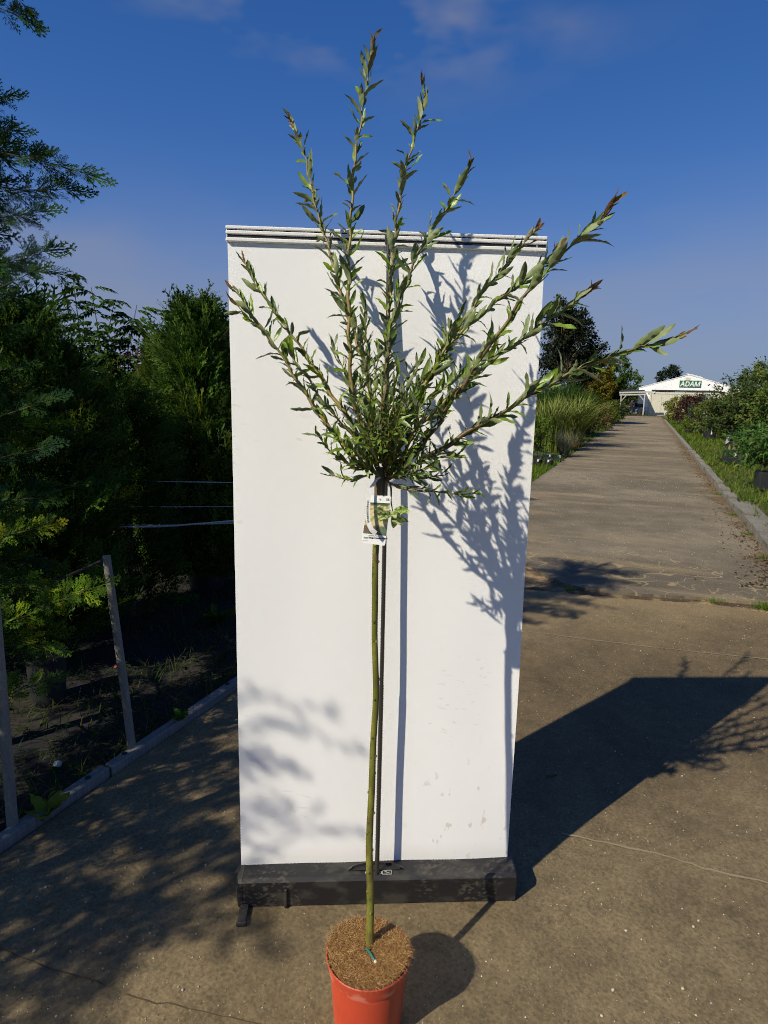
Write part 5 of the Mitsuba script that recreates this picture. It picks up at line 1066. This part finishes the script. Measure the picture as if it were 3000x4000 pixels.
# ---------------------------------------------------------------- potted shrubs on the right
def pot_of(key, base, r, h, tag=True, square=False):
    if square: put(key + '__pot', box(np.asarray(base) + [0, 0, h / 2 + 0.06], (2 * r, 2 * r, h), 0.02, YAW_ROAD + 8), 'black_plastic', 25)
    else: put(key + '__pot', lathe([(0, 0.0), (r * 0.85, 0.0), (r, h * 0.94), (r * 1.05, h * 0.95), (r * 1.05, h), (r * 0.96, h), (r * 0.92, h * 0.88), (0, h * 0.88)], 24, np.asarray(base) + [0, 0, 0.06]), 'black_plastic', 35)
    if tag: put(key + '__name_tag', box(np.asarray(base) + [-0.25 * r, -r * 1.04, h * 0.66 + 0.06], (0.05, 0.006, 0.16), 0.0, -6), 'white_print')
RS = [('glossy_shrub', 13.0, 2.12, 'narrow', [(0.035, 0.085, 0.018), (0.05, 0.11, 0.022), (0.10, 0.15, 0.05)], [((0, 0, 0.85), (0.72, 0.65, 0.40)), ((0.5, 0.2, 0.65), (0.6, 0.5, 0.35))], 3400, 0.13, 0.19, 0.33, True, 'glossy green shrub with narrow leaves in a square black pot at the right edge'),
      ('tall_shrub', 15.6, 2.80, 'oval', [(0.075, 0.115, 0.022), (0.05, 0.085, 0.02), (0.11, 0.13, 0.035)], [((0, 0, 1.9), (0.75, 0.7, 1.05)), ((0.2, 0.1, 2.9), (0.16, 0.16, 0.55)), ((-0.5, 0.1, 1.3), (0.5, 0.5, 0.6))], 4200, 0.085, 0.2, 0.33, False, 'tallest shrub at the right edge with one long shoot against the sky'),
      ('multi_stem_shrub', 18.3, 2.12, 'oval', [(0.045, 0.068, 0.022), (0.06, 0.085, 0.025), (0.032, 0.05, 0.02)], [((0.05, 0, 1.62), (0.78, 0.7, 0.72)), ((-0.35, 0, 1.25), (0.5, 0.5, 0.45)), ((0.5, 0, 1.3), (0.5, 0.5, 0.5))], 4600, 0.085, 0.2, 0.36, True, 'dark leaved shrub on several pale stems in a square black pot by the kerb'),
      ('green_potted_shrub', 21.0, 2.95, 'oval', [(0.07, 0.11, 0.022), (0.05, 0.085, 0.02), (0.12, 0.13, 0.04)], [((0, 0, 1.7), (0.85, 0.8, 1.05)), ((0.2, 0, 2.3), (0.6, 0.6, 0.6))], 3800, 0.09, 0.2, 0.33, False, 'high green shrub behind the pale stemmed one'),
      ('green_potted_shrub_001', 24.5, 2.75, 'oval', [(0.09, 0.13, 0.02), (0.06, 0.095, 0.02)], [((0, 0, 1.15), (0.8, 0.7, 0.85)), ((0.3, 0, 1.5), (0.45, 0.4, 0.45))], 3000, 0.09, 0.22, 0.36, False, 'upright green shrub between the pale stemmed one and the yellowish potted one'),
      ('yellowish_shrub', 29.8, 2.5, 'oval', [(0.10, 0.125, 0.018), (0.075, 0.10, 0.018), (0.14, 0.14, 0.03)], [((0.05, 0, 1.05), (0.75, 0.7, 0.70)), ((0.25, 0, 1.4), (0.45, 0.4, 0.42))], 2800, 0.10, 0.27, 0.44, True, 'yellowish green shrub in a round black pot on the grass'),
      ('grey_green_shrub', 34.0, 2.6, 'narrow', [(0.040, 0.066, 0.040), (0.055, 0.08, 0.05)], [((0, 0, 1.0), (0.8, 0.75, 0.9))], 2000, 0.13, 0.25, 0.36, False, 'low grey green shrub below the purple one'),
      ('purple_shrub', 38.5, 2.25, 'oval', [(0.050, 0.022, 0.024), (0.072, 0.030, 0.028), (0.035, 0.022, 0.020)], [((0, 0, 1.15), (0.95, 0.8, 0.80)), ((0.3, 0, 1.6), (0.5, 0.5, 0.4))], 2600, 0.12, 0.25, 0.36, False, 'shrub with dark purple leaves on the right of the road'),
      ('lime_shrub', 34.5, 1.95, 'oval', [(0.13, 0.18, 0.02), (0.09, 0.14, 0.02)], [((0, 0, 0.5), (0.38, 0.36, 0.42))], 900, 0.07, 0.2, 0.25, False, 'small round lime green shrub at the kerb'),
      ('mottled_shrub', 47.0, 2.2, 'oval', [(0.13, 0.13, 0.025), (0.09, 0.13, 0.025), (0.16, 0.11, 0.03)], [((0, 0, 1.15), (1.05, 0.9, 0.9)), ((0.7, 0, 1.2), (0.8, 0.8, 0.8))], 3000, 0.13, 0.27, 0.4, False, 'mottled green and orange shrub in front of the cream hall wall'),
      ('bright_shrub', 56.0, 2.1, 'oval', [(0.12, 0.17, 0.025), (0.16, 0.19, 0.03)], [((0, 0, 1.0), (1.0, 0.9, 0.95))], 2200, 0.14, 0.27, 0.4, False, 'light green shrub farthest along the kerb before the hall'),
      ('back_shrub', 26.0, 4.1, 'oval', [(0.045, 0.07, 0.02), (0.07, 0.09, 0.025)], [((0.3, 0, 1.4), (1.2, 1.1, 1.2)), ((1.6, 0, 1.8), (1.2, 1.1, 1.3))], 3200, 0.12, 0.2, 0.3, False, 'wide green shrub in the second row on the right'),
      ('back_shrub_001', 33.0, 4.0, 'oval', [(0.045, 0.07, 0.02), (0.06, 0.08, 0.02)], [((0.4, 0, 1.2), (1.2, 1.2, 1.0)), ((1.8, 0, 1.6), (1.4, 1.2, 1.3))], 3000, 0.14, 0.2, 0.3, False, 'green shrub in the second row, farther back below the hall roof')]
for key, s_, t_, kind, pal, blobs, n, size, pr_, ph, vis, lab in RS:
    b = road(s_, t_, 0.05); n = int(n * 1.25); pal = [tone(c, 1.4) for c in pal]
    st_ = None
    if key == 'multi_stem_shrub': st_ = [((-0.10, -0.03, 0.3), (-0.18, 0, 1.15)), ((0.0, 0.02, 0.3), (-0.02, 0, 1.3)), ((0.03, 0.0, 0.3), (0.0, 0.05, 1.4)), ((0.11, 0.0, 0.3), (0.22, 0.02, 1.5))]
    leafy(key, b, blobs, n, size, pal, rl, kind, 0.16, stems=st_, bark='pale_bark' if key == 'multi_stem_shrub' else 'tree_bark', trunk_r=0.028 if st_ else 0.022, trunk_h=1.0 if st_ else 0.5)
    pot_of(key, b, pr_, ph, vis, key in ('glossy_shrub', 'multi_stem_shrub')); say(key, lab, 'shrub')
fl = Fol(); b = road(18.3, 2.12, 0.05)
tagp = np.array([b + [-0.22, -0.10, 0.92], b + [-0.12, -0.10, 0.94], b + [-0.17, -0.08, 0.62], b + [-0.28, -0.11, 0.55], b + [-0.30, -0.12, 0.60]])
put('multi_stem_shrub__paper_tag', (np.vstack([tagp, tagp + [0.004, 0.006, 0]]), np.array([[0, 2, 1], [0, 3, 2], [0, 4, 3], [5, 6, 7], [5, 7, 8], [5, 8, 9]])), 'white_print'); say('multi_stem_shrub__paper_tag', 'crumpled white tag on the stems')
# grass on the verges
n = 26000; s_ = 5.0 + 55 * rl.random(n) ** 2.1; t_ = 1.52 + 2.4 * rl.random(n) ** 1.15
keepg = ~((s_ < 11) & (t_ < 1.69) & (rl.random(n) < 0.85)); s_, t_ = s_[keepg], t_[keepg]
fol = Fol(); grass(fol, np.array([road(a, b, 0.085) for a, b in zip(s_, t_)]), 0.13 + 0.06 * meshkit.noise(np.c_[s_ * 0.8, t_ * 2, s_ * 0]), 0.006 + 0.0005 * s_, GR + [(0.16, 0.17, 0.03)], rl, 0.6)
fol.put('grass'); say('grass', 'rough green grass on the verge behind the kerb', 'grass', None, 'stuff')
n = 6500; s_ = 11.2 + 4.8 * rl.random(n); t_ = -2.02 - 2.2 * rl.random(n) ** 1.3
fol = Fol(); grass(fol, np.array([road(a, b, -0.012) for a, b in zip(s_, t_)]), 0.13, 0.010, GR, rl, 0.6)
n = 2600; s_ = 16 + 50 * rl.random(n) ** 1.5; t_ = -2.0 - 0.55 * rl.random(n)
grass(fol, np.array([road(a, b, -0.012) for a, b in zip(s_, t_)]), 0.14, 0.016, GR, rl, 0.6)
n = 1600; grass(fol, np.c_[24 + 9.5 * rl.random(n), 68.0 + 0.8 * rl.random(n), np.zeros(n)], 0.22, 0.03, [(0.10, 0.12, 0.03), (0.14, 0.13, 0.05)], rl, 0.5)
fol.put('road_side_grass'); say('road_side_grass', 'short grass along the left side of the road and before the hall', 'grass', None, 'stuff')

# ---------------------------------------------------------------- the white hall, its sign and the canopy
HY = 71.7
def ext_y(pts, y0, y1):
    n = len(pts); v = np.vstack([[(x, y0, z) for x, z in pts], [(x, y1, z) for x, z in pts]]); k = np.arange(n)
    q = np.stack([k, (k + 1) % n, n + (k + 1) % n, n + k], 1)
    fv, ff = trimesh.creation.triangulate_polygon(Polygon(pts), engine='earcut')
    c0 = np.array([[np.argmin(np.abs(np.array(pts) - fv[i]).sum(1)) for i in t] for t in ff])
    return v, np.vstack([q[:, [0, 1, 2]], q[:, [0, 2, 3]], c0, c0[:, ::-1] + n])
XL, XP, XR = 28.36, 33.7, 39.2
put('white_hall__gable', ext_y([(XL, 2.72), (XL, 3.08), (XP, 4.52), (XR, 3.08), (XR, 2.72)], HY, HY + 0.25), 'tent_white')
put('white_hall__roof', ext_y([(XL - 0.05, 3.06), (XL - 0.05, 3.12), (XP, 4.60), (XR + 0.05, 3.12), (XR + 0.05, 3.06), (XP, 4.54)], HY - 0.06, HY + 26), 'tent_white')
put('white_hall__wall', merge([box(((XL + 29.62) / 2, HY + 0.12, 1.36), (29.62 - XL, 0.2, 2.72)), box((XL + 0.1, HY + 13, 1.5), (0.2, 25.6, 3.1)), box((XR - 0.1, HY + 13, 1.5), (0.2, 25.6, 3.1)), box(((XR + 38.1) / 2, HY + 0.12, 1.36), (XR - 38.1, 0.2, 2.72))]), 'tent_white')
for i in range(7):
    x0 = 29.85 + i * 1.16; put(numbered('white_hall__door_panel'), box((x0 + 0.575, HY - 0.05, 1.21), (1.148, 0.09, 2.40), 0.01), 'panel_cream', 25)
put('white_hall__door_post', merge([box((29.72, HY - 0.08, 1.27), (0.22, 0.16, 2.54), 0.01), box((33.9, HY - 0.06, 2.54), (8.4, 0.14, 0.20), 0.01)]), 'panel_cream', 25)
put('white_hall__door_track', box((33.4, HY - 0.14, 2.82), (7.2, 0.22, 0.13), 0.01), 'dark_gap', 25)
put('white_hall__bracket', merge([box((29.55, HY - 0.16, 2.76), (0.28, 0.12, 0.10)), tube([(29.40, HY - 0.2, 2.74), (29.40, HY - 0.2, 2.58)], 0.07, 8), tube([(30.12, HY - 0.2, 2.70), (30.12, HY - 0.2, 2.52)], 0.07, 8)]), 'white_paint', 40)
put('white_hall__vent', box((33.62, HY - 0.03, 4.10), (0.52, 0.06, 0.36), 0.02), 'panel_cream', 25)
put('white_hall__ridge_rope', tube(resample([(33.4, HY - 0.02, 4.63), (33.8, HY - 0.02, 4.60), (34.6, HY - 0.02, 4.38), (35.2, HY - 0.02, 4.24)], 0.2), 0.06, 6), 'white_paint', 50)
say('white_hall', 'white gabled hall with a cream sliding front at the end of the road', 'building')
put('hall_sign__board', box((33.93, HY - 0.05, 3.57), (2.32, 0.08, 0.72), 0.01), 'sign_green', 25)
m = meshkit.text_mesh('ADAM', 0.50, 0.03, True); v = np.array(m.vertices); wtx = v[:, 0].max() - v[:, 0].min()
sx = 2.08 / wtx; x = (v[:, 0] - v[:, 0].min()) * sx; zt = v[:, 1]
put('hall_sign__lettering', (np.c_[32.89 + x + 0.16 * (zt - 0.25), HY - 0.092 - v[:, 2], 3.32 + zt], np.array(m.faces)[:, ::-1]), 'white_paint')
say('hall_sign__lettering', 'heavy white capitals reading ADAM'); say('hall_sign', 'green sign with white capitals on the gable of the hall', 'sign')
CY = 69.0
put('canopy__beam', merge([beam((24.85, CY, 2.47), (29.5, CY, 2.62), 0.12, 0.16)]), 'canopy_wood')
put('canopy__beam_001', beam((24.95, CY + 0.08, 2.24), (28.6, CY + 0.08, 2.34), 0.12, 0.14), 'canopy_wood')
put('canopy__post', box((25.18, CY + 0.05, 1.08), (0.14, 0.14, 2.16)), 'canopy_wood'); put('canopy__post_001', box((28.42, CY + 0.05, 1.13), (0.16, 0.15, 2.27)), 'canopy_wood')
put('canopy__brace', beam((25.28, CY + 0.03, 1.62), (25.86, CY + 0.03, 2.17), 0.08, 0.10), 'canopy_wood'); put('canopy__brace_001', beam((28.32, CY + 0.03, 1.68), (27.72, CY + 0.03, 2.25), 0.08, 0.10), 'canopy_wood')
for i in range(5): put(numbered('canopy__rafter'), beam((24.95 + i * 0.82, CY + 0.1, 2.37 + i * 0.03), (24.95 + i * 0.82, CY + 5.0, 2.75), 0.07, 0.12), 'canopy_wood')
put('canopy__roof', (np.array([(24.8, CY - 0.05, 2.58), (28.3, CY - 0.05, 2.69), (28.3, CY + 5.1, 2.95), (24.8, CY + 5.1, 2.84), (24.8, CY - 0.05, 2.61), (28.3, CY - 0.05, 2.72), (28.3, CY + 5.1, 2.98), (24.8, CY + 5.1, 2.87)]), np.array([[0, 3, 2], [0, 2, 1], [4, 5, 6], [4, 6, 7], [0, 1, 5], [0, 5, 4], [1, 2, 6], [1, 6, 5], [3, 0, 4], [3, 4, 7]])), 'dark_gap')
say('canopy', 'white timber canopy with braced posts at the left side of the hall', 'canopy')
# car under the canopy, seen from the front
CX, CYF = 27.55, 70.3
side = [(0, 0.30), (0.02, 0.62), (0.10, 0.74), (0.95, 0.92), (1.55, 1.36), (1.75, 1.42), (3.0, 1.42), (3.6, 1.05), (3.95, 0.95), (4.0, 0.35)]
def car_loft(prof, half, tuck):
    V, n = [], len(prof)
    for sgn in (-1, -0.86, 0.86, 1):
        for yy, z in prof:
            k = 1 - tuck * max(0, z - 0.85) - (0.10 if yy < 0.12 or yy > 3.9 else 0)
            V.append((CX + sgn * half * k, CYF + yy + (0.10 if abs(sgn) == 1 and yy < 0.12 else 0), z - (0.06 if abs(sgn) == 1 else 0)))
    F = []
    for r in range(3):
        for i in range(n):
            a, b = r * n + i, r * n + (i + 1) % n; F += [(a, b, b + n), (a, b + n, a + n)]
    fv, ff = trimesh.creation.triangulate_polygon(Polygon(prof), engine='earcut')
    idx = [int(np.argmin(np.abs(np.array(prof) - p).sum(1))) for p in fv]
    for t in ff: F += [tuple(idx[i] for i in t), tuple(3 * n + idx[i] for i in t[::-1])]
    return np.array(V), np.array(F)
scene['car_paint'] = simple((0.16, 0.22, 0.27), 0.25, 0.3, clearcoat=0.8); scene['car_glass'] = simple((0.02, 0.035, 0.04), 0.08); scene['rubber'] = simple((0.015, 0.015, 0.015), 0.8)
put('parked_car__body', car_loft(side, 0.84, 0.30), 'car_paint', 40)
put('parked_car__windscreen', (np.array([(CX - 0.66, CYF + 0.985, 0.955), (CX + 0.66, CYF + 0.985, 0.955), (CX + 0.60, CYF + 1.505, 1.345), (CX - 0.60, CYF + 1.505, 1.345)]) - [0, 0.02, -0.02], np.array([[0, 1, 2], [0, 2, 3]])), 'car_glass')
for sx_ in (-0.58, 0.58): put(numbered('parked_car__headlight'), box((CX + sx_, CYF + 0.02, 0.62), (0.28, 0.10, 0.12), 0.03), 'white_print', 30)
put('parked_car__grille', box((CX, CYF - 0.01, 0.50), (0.75, 0.05, 0.14), 0.02), 'dark_gap', 30)
for sx_ in (-0.76, 0.76):
    for yy in (0.75, 3.2):
        wv, wf = lathe([(0, -0.09), (0.24, -0.09), (0.30, -0.06), (0.30, 0.06), (0.24, 0.09), (0, 0.09)], 20)
        put(numbered('parked_car__wheel'), (wv[:, [2, 0, 1]] + [CX + sx_, CYF + yy, 0.30], wf), 'rubber', 40)
say('parked_car', 'grey blue car parked under the white canopy', 'car')
put('waste_bin__body', merge([(lambda a: (a[0] * 1.0 + [28.02, CY + 0.55, 0.0], a[1]))(lathe([(0, 0.0), (0.24, 0.0), (0.29, 0.78), (0, 0.78)], 16))]), 'black_plastic', 40)
put('waste_bin__lid', lathe([(0, 0.86), (0.22, 0.84), (0.31, 0.80), (0.31, 0.785), (0, 0.785)], 16, (28.02, CY + 0.55, 0)), 'black_plastic', 40)
say('waste_bin', 'black bin standing beside the right post of the canopy', 'bin')

# ---------------------------------------------------------------- the person under the canopy
def body_mesh(bones, edge, it=8):
    parts = []
    for (a, ra), (b, rb) in bones:
        pts = []
        for c, r in ((a, ra), (b, rb)):
            s_ = trimesh.creation.icosphere(1, r); pts.append(np.array(s_.vertices) + c)
        parts.append(manifold3d.Manifold.hull_points(np.vstack(pts)))
    m = manifold3d.Manifold.batch_boolean(parts, manifold3d.OpType.Add).refine_to_length(edge).to_mesh()
    t = trimesh.Trimesh(m.vert_properties[:, :3], m.tri_verts); trimesh.smoothing.filter_taubin(t, iterations=it)
    return tm(t)
o = np.array([26.72, 69.9, 0.0])
J = {k: o + v for k, v in dict(hip=(0, 0, 0.92), chest=(0.02, -0.06, 1.28), neck=(0.03, -0.09, 1.47), head=(0.04, -0.13, 1.60), crown=(0.04, -0.12, 1.68), nose=(0.04, -0.235, 1.60), lsh=(-0.17, -0.06, 1.40), rsh=(0.21, -0.07, 1.40), lel=(-0.24, -0.16, 1.14), rel=(0.30, -0.20, 1.16), lwr=(-0.16, -0.36, 1.03), rwr=(0.24, -0.42, 1.08),
     lhip=(-0.09, 0, 0.90), rhip=(0.09, 0, 0.90), lkn=(-0.11, -0.05, 0.50), rkn=(0.12, -0.03, 0.50), lan=(-0.11, 0.02, 0.09), ran=(0.13, 0.03, 0.09), lto=(-0.13, -0.15, 0.04), rto=(0.16, -0.14, 0.04)).items()}
def B(a, ra, b, rb): return ((J[a] if isinstance(a, str) else a, ra), (J[b] if isinstance(b, str) else b, rb))
bones = [B('hip', .15, 'chest', .15), B('chest', .13, 'neck', .065), B('neck', .055, 'head', .085), B('head', .095, 'crown', .085), B('head', .03, 'nose', .014), B('lsh', .065, 'rsh', .065), B('lsh', .055, 'lel', .042), B('rsh', .055, 'rel', .042), B('lel', .04, 'lwr', .028), B('rel', .04, 'rwr', .028),
         B('lhip', .095, 'lkn', .062), B('rhip', .095, 'rkn', .062), B('lkn', .06, 'lan', .042), B('rkn', .06, 'ran', .042), B('lan', .042, 'lto', .034), B('ran', .042, 'rto', .034)]
for w in ('lwr', 'rwr'):
    sg = -1 if w == 'lwr' else 1; p = J[w]; palm = p + np.array([0.01 * sg, -0.07, -0.03]); bones.append(B(p, .028, palm, .026))
    for i, (dx, L_) in enumerate(((-0.026, .062), (-0.009, .075), (0.009, .07), (0.026, .055))):
        k1 = palm + np.array([dx, -0.5 * L_, -0.012]); bones += [B(palm + [dx * 0.8, 0, 0], .011, k1, .010), B(k1, .010, k1 + [0, -0.45 * L_, -0.025], .008)]
    bones.append(B(palm + [-0.022 * sg, 0.03, 0], .012, palm + [-0.052 * sg, -0.02, 0.0], .009))
scene['skin'] = simple((0.36, 0.21, 0.14), 0.6); scene['dark_cloth'] = simple((0.018, 0.019, 0.028), 0.9); scene['red_cloth'] = simple((0.45, 0.045, 0.035), 0.8); scene['white_cloth'] = simple((0.7, 0.7, 0.7), 0.8); scene['hair'] = simple((0.06, 0.04, 0.03), 0.7)
put('person__body', body_mesh(bones, 0.03), 'skin', True)
put('person__jacket', body_mesh([B('hip', .165, 'chest', .17), B('chest', .15, 'neck', .078), B('lsh', .078, 'rsh', .078), B('lsh', .070, 'lel', .056), B('rsh', .070, 'rel', .056), B('lel', .054, 'lwr', .042), B('rel', .054, 'rwr', .042)], 0.035), 'dark_cloth', True)
put('person__trousers', body_mesh([B('hip', .160, 'lhip', .112), B('hip', .160, 'rhip', .112), B('lhip', .108, 'lkn', .076), B('rhip', .108, 'rkn', .076), B('lkn', .074, 'lan', .058), B('rkn', .074, 'ran', .058)], 0.035), 'dark_cloth', True)
put('person__shoe', body_mesh([B('lan', .052, 'lto', .042)], 0.03), 'dark_gap', True); put('person__shoe_001', body_mesh([B('ran', .052, 'rto', .042)], 0.03), 'dark_gap', True)
hp = J['head']; put('person__cap', body_mesh([B(hp + [0, 0.01, 0.055], .108, hp + [0, 0.03, 0.10], .088)], 0.025), 'red_cloth', True)
put('person__cap_band', body_mesh([B(hp + [-0.05, -0.02, 0.045], .075, hp + [0.05, -0.02, 0.045], .075), B(hp + [-0.085, 0.05, 0.02], .03, hp + [-0.12, 0.08, -0.09], .022)], 0.025), 'white_cloth', True)
for sx_ in (-0.035, 0.035): put(numbered('person__eye'), body_mesh([B(hp + [sx_, -0.088, 0.012], .012, hp + [sx_ * 1.05, -0.088, 0.012], .012)], 0.02, 2), 'hair', True)
put('person__mouth', body_mesh([B(hp + [-0.02, -0.092, -0.05], .007, hp + [0.02, -0.092, -0.05], .007)], 0.02, 2), 'red_cloth', True)
say('person', 'person in dark clothes with red and white headwear standing under the canopy', 'person')

# the hall and what stands before it face down the road
PIV = [29.84, HY, 0.0]
turn_hall = T().translate(PIV).rotate([0, 0, 1], YAW_ROAD).scale([0.93, 1, 1]).translate([-x for x in PIV])
turn_canopy = turn_hall @ T().translate([26.25, 0, 0]).scale([0.796, 1, 1]).translate([-24.85, 0, 0])
def standing(cx, cy):
    c = np.array((turn_canopy @ mi.ScalarPoint3f(cx, cy, 0.0))).ravel()
    return T().translate(c.tolist()).rotate([0, 0, 1], YAW_ROAD).translate([-cx, -cy, 0])
for key in list(scene):
    for start, tw in (('white_hall__', turn_hall), ('hall_sign__', turn_hall), ('canopy__', turn_canopy), ('parked_car__', standing(CX, CYF)), ('waste_bin__', standing(28.02, CY + 0.55)), ('person__', standing(26.72, 69.9))):
        if key.startswith(start): scene[key]['to_world'] = tw

# ---------------------------------------------------------------- far trees
FT = [((49.0, 111, 0), [((0, 0, 5.0), (2.2, 2, 2.6))], 'lone dark tree rising behind the left slope of the hall roof'), ((57.5, 99, 0), [((0, 0, 3.6), (3.6, 2.5, 2.9)), ((3.6, 1, 4.6), (3.0, 2.4, 3.4))], 'dark round trees behind the right end of the hall'),
      ((50.3, 103, 0), [((0, 0, 2.6), (1.6, 1.5, 2.2))], 'small dark treetop over the right slope of the hall roof')]
for b, bl, lab in FT:
    k = numbered('far_tree'); leafy(k, b, bl, 2600, 0.42, [(0.022, 0.036, 0.020), (0.030, 0.046, 0.022)], rl, 'oval', 0.5, trunk_r=0.15, trunk_h=2.0); say(k, lab, 'tree')
fol = Fol(); n = 16000; az = np.radians(-75 + 150 * rl.random(n)); R = 230 + 40 * rl.random(n)
hh = 2.0 + 4.0 * meshkit.fbm(np.c_[az * 14, az * 0, az * 0], 3); P_ = np.c_[R * np.sin(az), R * np.cos(az), hh * rl.random(n) ** 0.7]
fol.add(*stamp(LT['round'], frames(P_, rl.standard_normal((n, 3)), rl.standard_normal((n, 3)) + [0, -1, 0.3], 1.2 + 1.2 * rl.random(n)), pick(rl, [(0.040, 0.060, 0.028), (0.055, 0.072, 0.032)], n)))
fol.put('distant_trees'); say('distant_trees', 'low line of distant trees on the horizon', 'trees', None, 'stuff')
